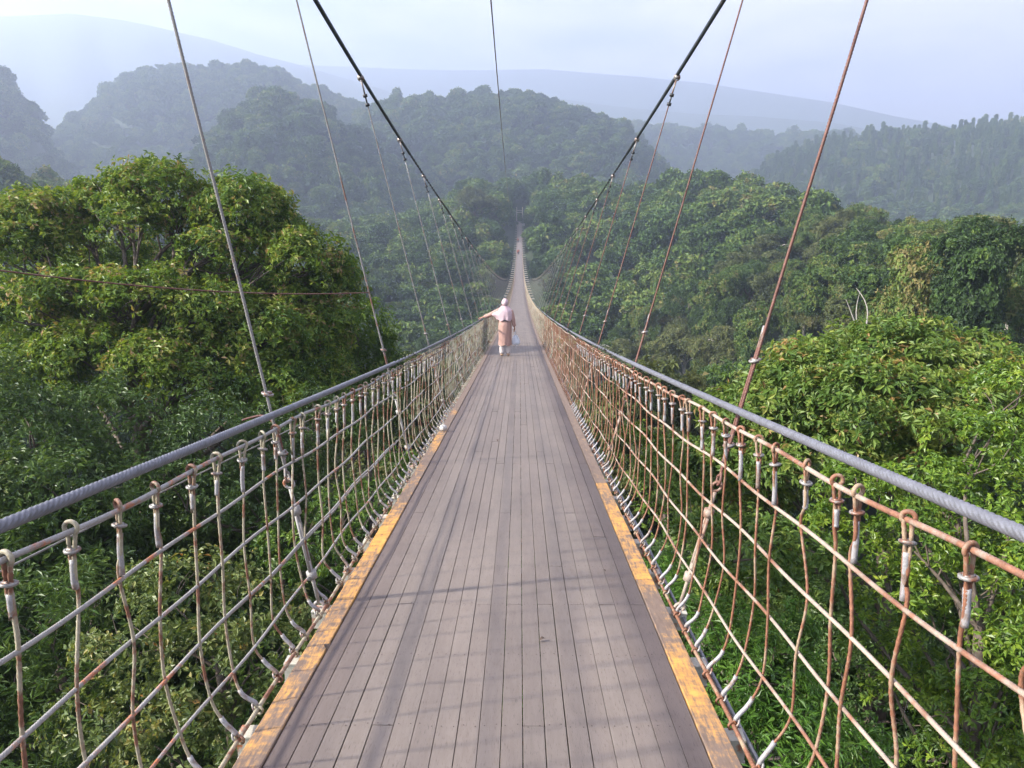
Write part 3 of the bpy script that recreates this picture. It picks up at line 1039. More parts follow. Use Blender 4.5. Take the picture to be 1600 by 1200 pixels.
# big umbrella-shaped tree on the left
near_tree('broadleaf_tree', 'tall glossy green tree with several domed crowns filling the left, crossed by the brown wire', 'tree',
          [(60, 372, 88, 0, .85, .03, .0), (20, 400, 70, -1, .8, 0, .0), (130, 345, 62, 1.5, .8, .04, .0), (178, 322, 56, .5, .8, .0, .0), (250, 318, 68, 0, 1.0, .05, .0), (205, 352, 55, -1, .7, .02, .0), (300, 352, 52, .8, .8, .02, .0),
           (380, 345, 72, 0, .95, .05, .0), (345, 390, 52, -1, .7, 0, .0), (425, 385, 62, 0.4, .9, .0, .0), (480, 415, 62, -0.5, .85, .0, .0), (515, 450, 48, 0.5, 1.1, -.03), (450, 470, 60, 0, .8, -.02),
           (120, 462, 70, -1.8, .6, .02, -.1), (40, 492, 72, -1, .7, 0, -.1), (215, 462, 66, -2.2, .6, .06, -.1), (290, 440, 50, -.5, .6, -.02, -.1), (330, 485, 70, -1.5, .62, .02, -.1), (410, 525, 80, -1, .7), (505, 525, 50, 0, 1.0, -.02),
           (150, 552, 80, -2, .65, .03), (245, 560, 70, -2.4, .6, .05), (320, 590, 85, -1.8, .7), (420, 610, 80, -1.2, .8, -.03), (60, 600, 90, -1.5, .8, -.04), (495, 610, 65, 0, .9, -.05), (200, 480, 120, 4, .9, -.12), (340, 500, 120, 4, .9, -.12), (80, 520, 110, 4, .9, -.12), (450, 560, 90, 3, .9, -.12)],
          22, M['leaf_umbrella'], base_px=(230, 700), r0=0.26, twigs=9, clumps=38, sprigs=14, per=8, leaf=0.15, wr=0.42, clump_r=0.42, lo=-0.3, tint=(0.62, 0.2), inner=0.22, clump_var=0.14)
near_tree('broadleaf_tree', 'small green tree just right of the domed left tree, behind the second left hanger', 'tree',
          [(560, 520, 55, 0, 1.0), (590, 560, 50, 1, .9), (545, 590, 60, 0, .9), (610, 600, 45, 2, .8)],
          27, M['leaf_umbrella'], r0=0.16, clumps=20, sprigs=12, per=7, leaf=0.17, clump_r=0.42, tint=(0.42, 0.15))
near_tree('broadleaf_tree', 'dark dense tree below the big domed tree at the left edge', 'tree',
          [(40, 680, 110, 0, .8), (170, 660, 95, 1, .75), (-60, 640, 100, 0, .9), (120, 770, 110, -1, .8), (10, 800, 100, -1.5, .8), (230, 750, 90, 0.5, .8), (-80, 780, 110, -1, .9)],
          16.5, M['leaf_dark'], r0=0.2, clumps=20, sprigs=12, per=7, leaf=0.14, clump_r=0.40, lo=-0.4, tint=(0.45, 0.2), wr=0.36)
near_tree('broadleaf_tree', 'dark green tree behind the left net just below the handrail', 'tree',
          [(330, 690, 85, 0, .85), (430, 700, 80, 1, .8), (500, 670, 70, 2, .9), (290, 780, 90, -1, .8), (390, 800, 90, 0, .8), (480, 780, 80, 1, .8), (560, 690, 55, 4, .9), (600, 660, 40, 6, 1)],
          17.5, M['leaf_dark'], r0=0.18, clumps=20, sprigs=12, per=7, leaf=0.13, clump_r=0.38, lo=-0.4, tint=(0.38, 0.18))
near_tree('shrub', 'pale sunlit shrub with small leaves behind the left net at the bottom', 'shrub',
          [(270, 930, 75, 0.3, .9), (390, 950, 70, 0.5, .8), (200, 1010, 80, 0, .8), (310, 1050, 95, 0, .8), (430, 1020, 70, 0.2, .8), (170, 1120, 90, -0.5, .8), (270, 1180, 110, -0.7, .8), (400, 1130, 85, -0.3, .8), (480, 960, 50, 1, .8), (340, 895, 45, 0.8, .9)],
          11.5, M['leaf_shrub'], r0=0.09, clumps=30, sprigs=11, per=7, leaf=0.098, wr=0.48, clump_r=0.27, lo=-0.5, tint=(0.50, 0.24))
near_tree('tree_fern', 'dark feathery plant in the shade at the bottom left corner', 'plant',
          [(60, 960, 90, 0, .5), (20, 1060, 100, 0, .5), (110, 1080, 90, -0.5, .5), (50, 1160, 110, -1, .5), (150, 920, 80, 1, .6)],
          12.5, M['leaf_dark'], r0=0.1, clumps=20, sprigs=10, per=8, leaf=0.17, wr=0.22, clump_r=0.42, lo=-0.3, tint=(0.50, 0.15))
near_tree('shrub', 'dark leafy shrub under the left net between the pale shrub and the deck', 'shrub',
          [(500, 880, 60, 1.5, .8), (540, 800, 60, 3, .8), (570, 860, 50, 2, .8), (450, 870, 65, 2, .8), (620, 740, 45, 5, .8), (590, 780, 45, 4, .8)],
          13.5, M['leaf_umbrella'], r0=0.09, clumps=24, sprigs=10, per=7, leaf=0.11, clump_r=0.3, tint=(0.38, 0.2))
# right side
near_tree('broadleaf_tree', 'broad domed tree with large glossy leaves to the right of the bridge', 'tree',
          [(1400, 590, 120, 0, .75), (1290, 600, 100, 0, .75), (1500, 600, 110, 0.5, .75), (1220, 650, 90, -0.3, .85), (1360, 650, 120, -1.5, .75), (1480, 660, 110, -1.5, .75), (1580, 640, 100, 0.5, .8), (1180, 720, 75, 0, .9),
           (1270, 720, 90, -1.2, .8), (1400, 740, 90, -1.2, .7), (1110, 740, 60, 1.5, .9), (1160, 790, 70, 0.5, .8), (1130, 640, 40, 1.5, .9), (1060, 720, 45, 3, .8)],
          17.5, M['leaf_broad'], base_px=(1380, 860), r0=0.24, clumps=34, sprigs=12, per=7, leaf=0.165, wr=0.42, clump_r=0.36, lo=-0.1, tint=(0.60, 0.22), inner=0.22, clump_var=0.14)
near_tree('broadleaf_tree', 'lime green tree with small leaves at the right edge in front of the domed tree', 'tree',
          [(1530, 690, 75, 0, .7), (1590, 620, 70, 1, .8), (1460, 760, 75, 0, .65), (1340, 760, 65, 0.5, .65), (1560, 790, 85, -0.3, .7), (1430, 850, 75, -0.3, .65), (1510, 910, 85, -0.5, .65), (1600, 880, 90, -0.5, .7), (1350, 860, 60, 0.6, .7),
           (1400, 940, 75, 0, .7), (1590, 1000, 95, -0.8, .7), (1480, 1020, 80, -0.5, .65), (1560, 1110, 100, -1, .7), (1300, 820, 50, 1, .8), (1640, 720, 80, 0, .8), (1440, 1090, 80, 0, .7), (1520, 1200, 100, -.6, .7), (1640, 1150, 100, -1, .7), (1380, 1010, 60, .6, .7)],
          11.5, M['leaf_lime'], base_px=(1520, 1300), r0=0.12, clumps=38, sprigs=12, per=8, leaf=0.095, wr=0.42, clump_r=0.25, lo=-0.15, tint=(0.50, 0.22), inner=0.3)
near_tree('broadleaf_tree', 'mid green leafy tree just outside the right net below the domed tree', 'tree',
          [(1180, 860, 75, 0, .8), (1110, 850, 60, 1, .8), (1250, 880, 65, 0.3, .8), (1060, 800, 50, 2.5, .8), (1190, 940, 70, -0.3, .7), (1030, 740, 40, 5, .8), (1090, 920, 60, 0.5, .8), (1000, 690, 35, 7, .8)],
          11.5, M['leaf_broad'], r0=0.12, clumps=34, sprigs=11, per=7, leaf=0.13, wr=0.45, clump_r=0.3, lo=-0.3, tint=(0.46, 0.2))
near_tree('leafy_bush', 'bright bush with narrow drooping leaves right below the deck edge on the right', 'bush',
          [(1130, 1000, 75, 0, .7), (1080, 950, 55, 0.8, .7), (1190, 1060, 90, -0.3, .7), (1250, 1150, 100, -0.8, .7), (1160, 1140, 80, -0.6, .7), (1220, 990, 55, 0.4, .7), (1050, 890, 40, 1.6, .7), (1330, 1180, 80, -0.6, .7)],
          9.2, M['leaf_fern'], r0=0.08, clumps=55, sprigs=11, per=9, leaf=0.105, wr=0.24, clump_r=0.23, lo=-0.35, tint=(0.52, 0.2))
near_tree('shrub', 'dark shrub in the shaded gap beneath the lime tree', 'shrub',
          [(1360, 1040, 80, 0, .7), (1420, 1120, 90, 0, .7), (1330, 980, 60, 0.5, .8), (1480, 1180, 90, 0, .7), (1290, 940, 50, 1.5, .8)],
          15, M['leaf_dark'], r0=0.1, clumps=16, sprigs=11, per=7, leaf=0.15, clump_r=0.4, tint=(0.42, 0.2))

# ---- midfield trees: templates, then individuals, then the far wood as one stuff object
def tree_puffs(kind, g):
    P = []
    if kind == 'round':
        for _ in range(9):
            a, q = g.uniform(0, 2 * PI), math.sqrt(g.random()) * 2.9
            P.append((q * math.cos(a), q * math.sin(a), 7.6 - 0.24 * q * q + g.normal() * 0.4, g.uniform(1.4, 2.1), g.uniform(1.1, 1.6), g.normal() * 0.05))
        for _ in range(6):
            a, q = g.uniform(0, 2 * PI), 2.6 + g.random()
            P.append((q * math.cos(a), q * math.sin(a), g.uniform(3.2, 5.2), g.uniform(1.2, 1.7), g.uniform(1.1, 1.5), g.normal() * 0.05 - 0.04))
    elif kind == 'tall':
        for z in np.linspace(3.0, 9.2, 8):
            for _ in range(2):
                a, q = g.uniform(0, 2 * PI), g.uniform(0.4, 1.9) * (1.25 - (z - 3) / 22)
                P.append((q * math.cos(a), q * math.sin(a), z + g.normal() * 0.4, g.uniform(1.0, 1.6), g.uniform(1.0, 1.5), g.normal() * 0.05))
    elif kind == 'layered':
        for _ in range(13):
            a, q = g.uniform(0, 2 * PI), math.sqrt(g.random()) * 4.6
            P.append((q * math.cos(a), q * math.sin(a), 9.0 - 0.13 * q * q - g.random() * 2.6, g.uniform(1.3, 2.1), g.uniform(0.5, 0.8), g.normal() * 0.05))
    elif kind == 'cone':
        for z in np.linspace(2.4, 11.5, 9):
            q = 0.25 + 1.5 * (12.2 - z) / 10
            for k in range(3):
                a = g.uniform(0, 2 * PI)
                P.append((q * 0.7 * math.cos(a), q * 0.7 * math.sin(a), z, q * 0.75, 0.55, g.normal() * 0.04))
    return P


KINDS = [('round', 'leaf_mid', 1.0), ('round', 'leaf_mid', 1.0), ('round', 'leaf_olive', 1.0), ('tall', 'leaf_mid', 1.0), ('tall', 'leaf_olive', 1.0), ('layered', 'leaf_mid', 1.0), ('layered', 'leaf_olive', 1.0), ('round', 'leaf_mid', 1.0)]
protos = []
for i, (kd, mt, _) in enumerate(KINDS):
    g = np.random.default_rng(100 + i)
    P = tree_puffs(kd, g)
    cm = foliage_mesh('crown', P, g, clumps=11, sprigs=14, per=8, leaf=0.26, wr=0.55, clump_r=0.58, lo=-0.3, tint=(0.45, 0.17), inner=0.3, clump_var=0.15)
    cm.materials.append(M[mt])
    mb = MB()
    zt = max(p[2] for p in P)
    Q = spline([(0, 0, -2.0), (g.normal() * 0.15, g.normal() * 0.15, 2.5), (g.normal() * 0.3, g.normal() * 0.3, zt * 0.75)], 6)
    mb.tube(Q, np.linspace(0.28, 0.12, len(Q)), 7)
    for p in P[:10]:
        limb(mb, Q[int(g.integers(5, len(Q)))], np.array(p[:3]) - np.array([0, 0, 0.3 * p[4]]), 0.1, 0.03, g, 5)
    V = np.concatenate(mb.V); F = np.concatenate(mb.F)
    tm = np_mesh('trunk', V, F, smooth=True)
    tm.materials.append(M['bark'] if i not in (4, 6) else M['bark_pale'])
    protos.append((cm, tm, kd, mt))

# distant low-detail templates, kept outside the scene, used only by the far wood
lowcol = bpy.data.collections.new('far_wood_templates')
M['leaf_far'] = mat_leaf('far_foliage', G_MID, 0.6, 0.15, 0.2, 0.5)
for i, kd in enumerate(['round', 'round', 'tall', 'layered', 'round', 'cone']):
    g = np.random.default_rng(300 + i)
    P = tree_puffs(kd, g)
    cm = foliage_mesh('far_crown', P, g, clumps=3.2, sprigs=7, per=4, leaf=0.85, wr=0.6, clump_r=0.75, lo=-0.3, tint=(0.42, 0.16), inner=0.25, clump_var=0.12)
    cm.materials.append(M['leaf_far'])
    lowcol.objects.link(bpy.data.objects.new('far_tree_%s' % 'abcdef'[i], cm))


def scatter(r0, r1, a0, a1, spacing, g):
    """jittered positions in a sector around the camera end"""
    out = []
    nx = int(2 * r1 / spacing)
    xs = np.arange(-r1, r1, spacing)
    X, Y = np.meshgrid(xs, np.arange(-5, r1, spacing))
    X = X + g.uniform(-0.42, 0.42, X.shape) * spacing
    Y = Y + g.uniform(-0.42, 0.42, X.shape) * spacing
    r = np.hypot(X - CAM.x, Y)
    a = np.degrees(np.arctan2(X - CAM.x, Y))
    k = (r > r0) & (r < r1) & (a > a0) & (a < a1)
    return X[k], Y[k]


def visible_mask(X, Y, Z, H):
    """drop trees hidden behind the ground in front of them and those outside the frame"""
    keep = np.zeros(len(X), bool)
    t = np.linspace(0.05, 0.97, 40)
    top = Z + H
    for i in range(0, len(X), 4000):
        sl = slice(i, i + 4000)
        px_ = CAM.x + (X[sl] - CAM.x)[:, None] * t
        py_ = Y[sl][:, None] * t
        lz = CAM.z + (top[sl] - CAM.z)[:, None] * t
        gz = ground(px_, py_) + 4.0 * (t > 0.3)
        keep[sl] = (gz < lz + 1.5).all(1)
    return keep


g = np.random.default_rng(55)
X, Y = scatter(44, 430, -41, 41, 8.2, g)
Z = ground(X, Y)
tight = (np.abs(X) > 5.0) & (Y > 250)
keep = (np.abs(X) > 8.5) | tight | (Z + 19 < zd(np.clip(Y, 0, SPAN)) - 1) | (Y > SPAN + 11)
NARROW = 8.5
X, Y, Z = X[keep], Y[keep], Z[keep]
vm = visible_mask(X, Y, Z, 9.0)
X, Y, Z = X[vm], Y[vm], Z[vm]
rr_ = np.hypot(X, Y)
# leave out what the near crowns and the deck hide
depth_ = Y * math.cos(R(PITCH)) - (Z + 8 - CAM.z) * math.sin(R(PITCH))
u_ = 812 + FPX * (X - CAM.x) / depth_
v_ = 600 - FPX * ((Z + 9 - CAM.z) * math.cos(R(PITCH)) + Y * math.sin(R(PITCH))) / depth_
hid = ((u_ < 480) & (v_ > 380)) | ((u_ > 1180) & (v_ > 620)) | ((u_ > 1280) & (v_ > 540)) | (v_ > 760) | (u_ < -160) | (u_ > 1760)
order = np.argsort(rr_ + 1e5 * (hid & (rr_ > 80)))
NI = 250
IND = order[:NI]
FAR = order[NI:]

KLABEL = {('round', 'leaf_mid'): 'rounded green', ('round', 'leaf_olive'): 'rounded olive', ('tall', 'leaf_mid'): 'tall leafy green', ('tall', 'leaf_olive'): 'tall olive', ('layered', 'leaf_mid'): 'flat layered green', ('layered', 'leaf_olive'): 'flat layered olive'}
g = np.random.default_rng(56)


def place_tree(x, y, z, pi, scale, label, group=None, name=None, rot=None):
    cm, tm, kd, mt = protos[pi]
    e = empty(name or 'forest_tree', (x, y, z))
    e.rotation_euler.z = g.uniform(0, 2 * PI) if rot is None else rot
    e.scale = scale
    tag(e, label, 'tree', group)
    for nm, me in (('crown', cm), ('trunk', tm)):
        o = bpy.data.objects.new(nm, me)
        COL.objects.link(o)
        o.parent = e
    return e


def zone(u, v):
    if u < 560: return 'behind the domed left tree'
    if u < 812: return 'on the slope left of the bridge'
    if u < 1000: return 'on the slope just right of the bridge'
    if u < 1230: return 'on the slope right of the bridge, beyond the hangers'
    return 'on the slope behind the broad domed right tree'


for i in IND:
    pi = int(g.integers(len(protos)))
    sx = g.uniform(0.85, 1.55) if abs(X[i]) > NARROW else 0.95
    kd, mt = protos[pi][2:]
    top_ = {'round': 9.5, 'tall': 10.6, 'layered': 9.8}[kd]
    a_ = math.atan2(X[i] - CAM.x, Y[i])
    room = CAM.z + rr_[i] * math.tan(float(np.interp(a_, _raz, _rel)) + R(0.8 * g.random() + (1.3 if g.random() < 0.14 else 0))) - Z[i]
    sz_ = (0.5 + 0.5 * sx) * g.uniform(0.8, 1.6)
    if sz_ * top_ > room:
        sz_ = max(0.5, room / top_)
        sx = min(sx, sz_ * 1.7)
    place_tree(X[i], Y[i], Z[i], pi, (sx, sx, sz_), '%s tree %s' % (KLABEL[(kd, mt)], zone(u_[i], v_[i])), 'forest trees ' + zone(u_[i], v_[i]))

# shaded trees rooted on the steep bank, crowns below the deck
NEARP = []
for i, (mt, lf, wr) in enumerate((('leaf_dark', 0.19, 0.4), ('leaf_umbrella', 0.17, 0.42), ('leaf_dark', 0.22, 0.28))):
    g2 = np.random.default_rng(400 + i)
    P = [(q[0] * 1.15, q[1] * 1.15, q[2] + 3.2, q[3] * 1.1, q[4], q[5]) for q in tree_puffs('round', g2)]
    cm = foliage_mesh('crown', P, g2, clumps=15, sprigs=11, per=6, leaf=lf, wr=wr, clump_r=0.5, lo=-0.3, tint=(0.42, 0.18), inner=0.3)
    cm.materials.append(M[mt])
    mb = MB()
    Q = spline([(0, 0, -1.5), (g2.normal() * 0.2, g2.normal() * 0.2, 4), (g2.normal() * 0.3, g2.normal() * 0.3, 8.5)], 6)
    mb.tube(Q, np.linspace(0.2, 0.1, len(Q)), 7)
    for p in P[:9]:
        limb(mb, Q[int(g2.integers(5, len(Q)))], np.array(p[:3]) - np.array([0, 0, 0.3 * p[4]]), 0.08, 0.02, g2, 5)
    tm = np_mesh('trunk', np.concatenate(mb.V), np.concatenate(mb.F), smooth=True)
    tm.materials.append(M['bark'])
    NEARP.append((cm, tm))
g2 = np.random.default_rng(405)
bx, by = scatter(13, 48, -50, 50, 5.0, g2)
bz = ground(bx, by)
for x, y, z in zip(bx, by, bz):
    r = math.hypot(x, y)
    sc_ = g2.uniform(0.75, 1.15)
    # crowns stay under the sight line on which the photograph shows other things
    top = z + 11.6 * sc_
    lim = CAM.z - r * math.tan(R(19.5 if x < 0 else 24))
    if abs(x) < 7: lim = min(lim, float(zd(y)) - 2.0, CAM.z - r * math.tan(R(26)))
    if top > lim: sc_ *= max(0.0, (lim - z)) / (top - z)
    if sc_ < 0.35: continue
    cm, tm = NEARP[int(g2.integers(3))]
    e = empty('forest_tree', (x, y, z))
    e.rotation_euler.z = g2.uniform(0, 2 * PI)
    wdt = max(sc_, 0.75)
    e.scale = (wdt, wdt, sc_)
    sd_ = 'left' if x < 0 else 'right'
    tag(e, 'shaded dark green tree growing below the %s net on the steep bank' % sd_, 'tree', 'shaded trees below the %s net' % sd_)
    for nm, me_ in (('crown', cm), ('trunk', tm)):
        o = bpy.data.objects.new(nm, me_)
        COL.objects.link(o)
        o.parent = e

# single trees that stand out in the photograph
def standout(px, py, depth, height, pi, sx, label):
    c = at(px, py, depth)
    z = float(ground(c.x, c.y))
    kd = protos[pi][2]
    return place_tree(c.x, c.y, z, pi, (sx, sx, (c.z - z) / {'round': 9.3, 'tall': 10.3, 'layered': 9.4}[kd]), label)


standout(1540, 338, 88, 15.0, 6, 1.6, 'large olive tree with flat layered branches at the right edge above the domed tree')
standout(1350, 355, 120, 14.0, 5, 1.35, 'spreading light green tree behind the bare forked trunk')
standout(742, 290, 300, 22.0, 2, 2.1, 'huge rounded olive-brown tree left of the far bridge end')
standout(858, 268, 400, 15.0, 2, 1.0, 'rust-brown topped tree above the far bridge end')
bt = MB()
b0 = at(1348, 512, 62)
g = np.random.default_rng(3)
c0 = np.array(b0)
for (x1, y1, r_) in ((1338, 450, 0.10), (1322, 468, 0.07), (1344, 455, 0.05)):
    e1 = np.array(at(x1, y1, 62))
    limb(bt, c0 - np.array([0, 0, 1.0]), e1, 0.085, r_ * 0.25, g, 8, 0.05)
zb = float(ground(c0[0], c0[1]))
bt.tube([(c0[0], c0[1], zb - 0.5), (c0[0] + .1, c0[1], (zb + c0[2]) / 2), tuple(c0 - np.array([0, 0, .9]))], [0.2, 0.14, 0.085], 8)
o = bt.build('bare_tree', M['bark_pale'], None, True)
tag(o, 'pale leafless forked trunk standing above the broad domed right tree', 'tree')

# far wood
g = np.random.default_rng(57)
PX, PY, PZ, PS = [X[FAR]], [Y[FAR]], [Z[FAR] - 0.3], [np.where((np.abs(X[FAR]) < NARROW) & (Y[FAR] < SPAN + 8), 0.95, g.uniform(0.95, 1.6, len(FAR)))]
for r0, r1, sp, s_ in ((425, 1200, 8.5, 1.3), (1200, 1700, 15, 2.0)):
    x, y = scatter(r0, r1, -38, 38, sp, g)
    z = ground(x, y)
    vm = visible_mask(x, y, z, 9 * s_)
    x, y, z = x[vm], y[vm], z[vm]
    PX.append(x); PY.append(y); PZ.append(z - 1.0); PS.append(np.clip(g.lognormal(-0.03, 0.27, len(x)), 0.5, 1.6) * s_)
PX, PY, PZ, PS = map(np.concatenate, (PX, PY, PZ, PS))
n = len(PX)
print('far wood', n, 'midfield', len(IND), len(FAR))
me = bpy.data.meshes.new('distant_forest')
me.vertices.add(n)
me.vertices.foreach_set('co', np.stack([PX, PY, PZ], -1).astype(np.float32).ravel())
azp = np.degrees(np.arctan2(PX, PY))
rp = np.hypot(PX, PY)
conif = (azp > 14) & (rp > 700) & (rp < 1150)
idx = np.where(conif & (g.random(n) < 0.8), 5, g.choice(5, n, p=[0.32, 0.30, 0.05, 0.13, 0.20]))
PS = np.where(idx == 5, PS * 0.6, PS)
tall_ = np.where(idx == 5, g.uniform(1.2, 1.7, n), g.uniform(0.75, 1.1, n))
for nm, ty, a in (('size', 'FLOAT', PS), ('turn', 'FLOAT', g.uniform(0, 2 * PI, n)), ('pick', 'INT', idx), ('tall', 'FLOAT', tall_)):
    t = me.attributes.new(nm, ty, 'POINT')
    t.data.foreach_set('value', a.astype(np.float32 if ty == 'FLOAT' else np.int32))
wood = link('distant_forest', me, None, M['leaf_far'])
tag(wood, 'far-off wooded slopes and hills fading into blue haze beyond the bridge', 'forest', kind='stuff')
ng = bpy.data.node_groups.new('plant_far_trees', 'GeometryNodeTree')
ng.interface.new_socket('Geometry', in_out='INPUT', socket_type='NodeSocketGeometry')
ng.interface.new_socket('Geometry', in_out='OUTPUT', socket_type='NodeSocketGeometry')
gi, go = ng.nodes.new('NodeGroupInput'), ng.nodes.new('NodeGroupOutput')
m2p = ng.nodes.new('GeometryNodeMeshToPoints')
iop = ng.nodes.new('GeometryNodeInstanceOnPoints')
ci = ng.nodes.new('GeometryNodeCollectionInfo')
ci.inputs['Collection'].default_value = lowcol
ci.inputs['Separate Children'].default_value = True
ci.inputs['Reset Children'].default_value = True
iop.inputs['Pick Instance'].default_value = True


def named(nm, ty):
    q = ng.nodes.new('GeometryNodeInputNamedAttribute')
    q.data_type = ty
    q.inputs['Name'].default_value = nm
    return q.outputs['Attribute']


cr = ng.nodes.new('ShaderNodeCombineXYZ')
ng.links.new(named('turn', 'FLOAT'), cr.inputs[2])
cs = ng.nodes.new('ShaderNodeCombineXYZ')
sz = named('size', 'FLOAT')
mm = ng.nodes.new('ShaderNodeMath')
mm.operation = 'MULTIPLY'
ng.links.new(sz, mm.inputs[0])
ng.links.new(named('tall', 'FLOAT'), mm.inputs[1])
for k in (0, 1):
    ng.links.new(sz, cs.inputs[k])
ng.links.new(mm.outputs[0], cs.inputs[2])
ng.links.new(gi.outputs[0], m2p.inputs['Mesh'])
ng.links.new(m2p.outputs[0], iop.inputs['Points'])
ng.links.new(ci.outputs[0], iop.inputs['Instance'])
ng.links.new(named('pick', 'INT'), iop.inputs['Instance Index'])
e2r = ng.nodes.new('FunctionNodeEulerToRotation')
ng.links.new(cr.outputs[0], e2r.inputs[0])
ng.links.new(e2r.outputs[0], iop.inputs['Rotation'])
ng.links.new(cs.outputs[0], iop.inputs['Scale'])
ng.links.new(iop.outputs[0], go.inputs[0])
wood.modifiers.new('plant', 'NODES').node_group = ng

# undergrowth on the near bank
g = np.random.default_rng(58)
x, y = scatter(2.0, 45, -60, 60, 0.95, g)
z = ground(x, y)
pf = [(a, b, c + 0.25, g.uniform(0.45, 0.75), g.uniform(0.35, 0.6), g.normal() * 0.08) for a, b, c in zip(x, y, z)]
um = foliage_mesh('undergrowth', pf, g, clumps=10, sprigs=5, per=5, leaf=0.2, wr=0.4, clump_r=0.28, lo=-0.2, tint=(0.42, 0.2))
tag(link('undergrowth', um, None, M['leaf_dark']), 'dark low undergrowth covering the steep near bank', 'undergrowth', kind='stuff')

# ------------------------------------------------------------------ people and small things on the deck
def skin_body(name, J, E, mat, parent, root='pelvis', sub=2):
    """one continuous surface grown round a skeleton: J name -> (x, y, z, radius)"""
    names = list(J)
    me = bpy.data.meshes.new(name)
    me.from_pydata([J[k][:3] for k in names], [(names.index(a), names.index(b)) for a, b in E], [])
    tmp = bpy.data.objects.new('tmp', me)
    COL.objects.link(tmp)
    sk = tmp.modifiers.new('skin', 'SKIN')
    sk.use_smooth_shade = True
    sub_ = tmp.modifiers.new('sub', 'SUBSURF')
    sub_.levels = sub_.render_levels = sub
    for i, k in enumerate(names):
        v = me.skin_vertices[0].data[i]
        r = J[k][3]
        v.radius = (r, r) if np.isscalar(r) else r
        v.use_root = (k == root)
    dg = bpy.context.evaluated_depsgraph_get()
    out = bpy.data.meshes.new_from_object(tmp.evaluated_get(dg))
    bpy.data.objects.remove(tmp)
    out.name = name
    out.materials.clear()
    return link(name, out, parent, mat)


def loft(rings, n=36, fold=None, cap_top=False):
    """rings: (z, cx, cy, rx, ry, fold amount); returns a builder"""
    th = np.linspace(0, 2 * PI, n, endpoint=False)
    V = []
    for z, cx, cy, rx, ry, fa in rings:
        m = 1 + fa * (0.6 * np.sin(th * 7 + z * 3) + 0.4 * np.sin(th * 11 - z * 5 + 1.3))
        ex = fold(th, z) if fold else 0
        V.append(np.stack([cx + (rx * m + ex) * np.cos(th), cy + ry * m * np.sin(th), np.full(n, z) - 0.012 * fa * 20 * np.sin(th * 5)], -1))
    V = np.concatenate(V)
    i = np.arange(len(rings) - 1)[:, None] * n
    j = np.arange(n)[None, :]
    F = np.stack([i + j, i + (j + 1) % n, i + n + (j + 1) % n, i + n + j], -1).reshape(-1, 4)[:, ::-1]
    mb = MB()
    mb.add(V, F)
    return mb


def smooth_rings(rings, k=5):
    return [tuple(q) for q in spline(np.array(rings, float), k)]


def hand_joints(J, E, side, wrist, palm, fwd, out, grip, size=1.0):
    """five finger chains rooted in the palm; fwd = finger direction, out = across the knuckles, grip = towards the inside of the fist"""
    fwd, out, grip = (np.array(v, float) / np.linalg.norm(v) for v in (fwd, out, grip))
    p = np.array(palm, float)
    lens = [0.066, 0.074, 0.069, 0.055]
    for f in range(4):
        b = p + fwd * 0.036 * size + out * (f - 1.5) * 0.0195 * size
        L = lens[f] * size
        q1 = b + fwd * L * 0.42 + grip * L * 0.10
        q2 = q1 + fwd * L * 0.12 + grip * L * 0.36
        q3 = q2 - fwd * L * 0.16 + grip * L * 0.26
        for k, (q, r) in enumerate(((b, 0.0095), (q1, 0.0088), (q2, 0.0082), (q3, 0.0072))):
            J['%s_finger%d_%d' % (side, f, k)] = (*q, r * size)
        E.append((side + '_palm', '%s_finger%d_0' % (side, f)))
        for k in range(3):
            E.append(('%s_finger%d_%d' % (side, f, k), '%s_finger%d_%d' % (side, f, k + 1)))
    t1 = p - out * 0.036 * size - fwd * 0.002 + grip * 0.012
    t2 = t1 + fwd * 0.026 * size + grip * 0.022 * size - out * 0.006
    t3 = t2 + fwd * 0.014 * size + grip * 0.022 * size + out * 0.008
    for k, (q, r) in enumerate(((t1, 0.0115), (t2, 0.010), (t3, 0.0085))):
        J['%s_thumb_%d' % (side, k)] = (*q, r * size)
    E += [(side + '_palm', side + '_thumb_0'), (side + '_thumb_0', side + '_thumb_1'), (side + '_thumb_1', side + '_thumb_2')]


M['skin'] = mat_plain('skin', (0.36, 0.20, 0.135), 0.55, 0.08, 30, 0.05)
M['hijab'] = mat_plain('pale_pink_cloth', (0.46, 0.335, 0.355), 0.8, 0.06, 40, 0.2)
M['dress'] = mat_plain('dusty_rose_cloth', (0.34, 0.205, 0.17), 0.85, 0.08, 40, 0.2)
M['white_cloth'] = mat_plain('white_cloth', (0.48, 0.43, 0.41), 0.85, 0.05, 40, 0.2)
M['belt'] = mat_plain('dark_belt', (0.03, 0.025, 0.025), 0.5)
M['shoe'] = mat_plain('tan_shoe', (0.42, 0.27, 0.17), 0.6, 0.1)
M['hair'] = mat_plain('black_hair', (0.012, 0.010, 0.010), 0.5, 0.2, 60)
M['maroon'] = mat_plain('maroon_cloth', (0.20, 0.045, 0.04), 0.85)
M['navy'] = mat_plain('dark_blue_cloth', (0.03, 0.035, 0.055), 0.85)
M['rust_cloth'] = mat_plain('brick_red_cloth', (0.26, 0.08, 0.05), 0.85)
M['bag'] = mat_plain('thin_white_plastic', (0.68, 0.70, 0.74), 0.35, 0.05, 25, 0.5, 0.45)


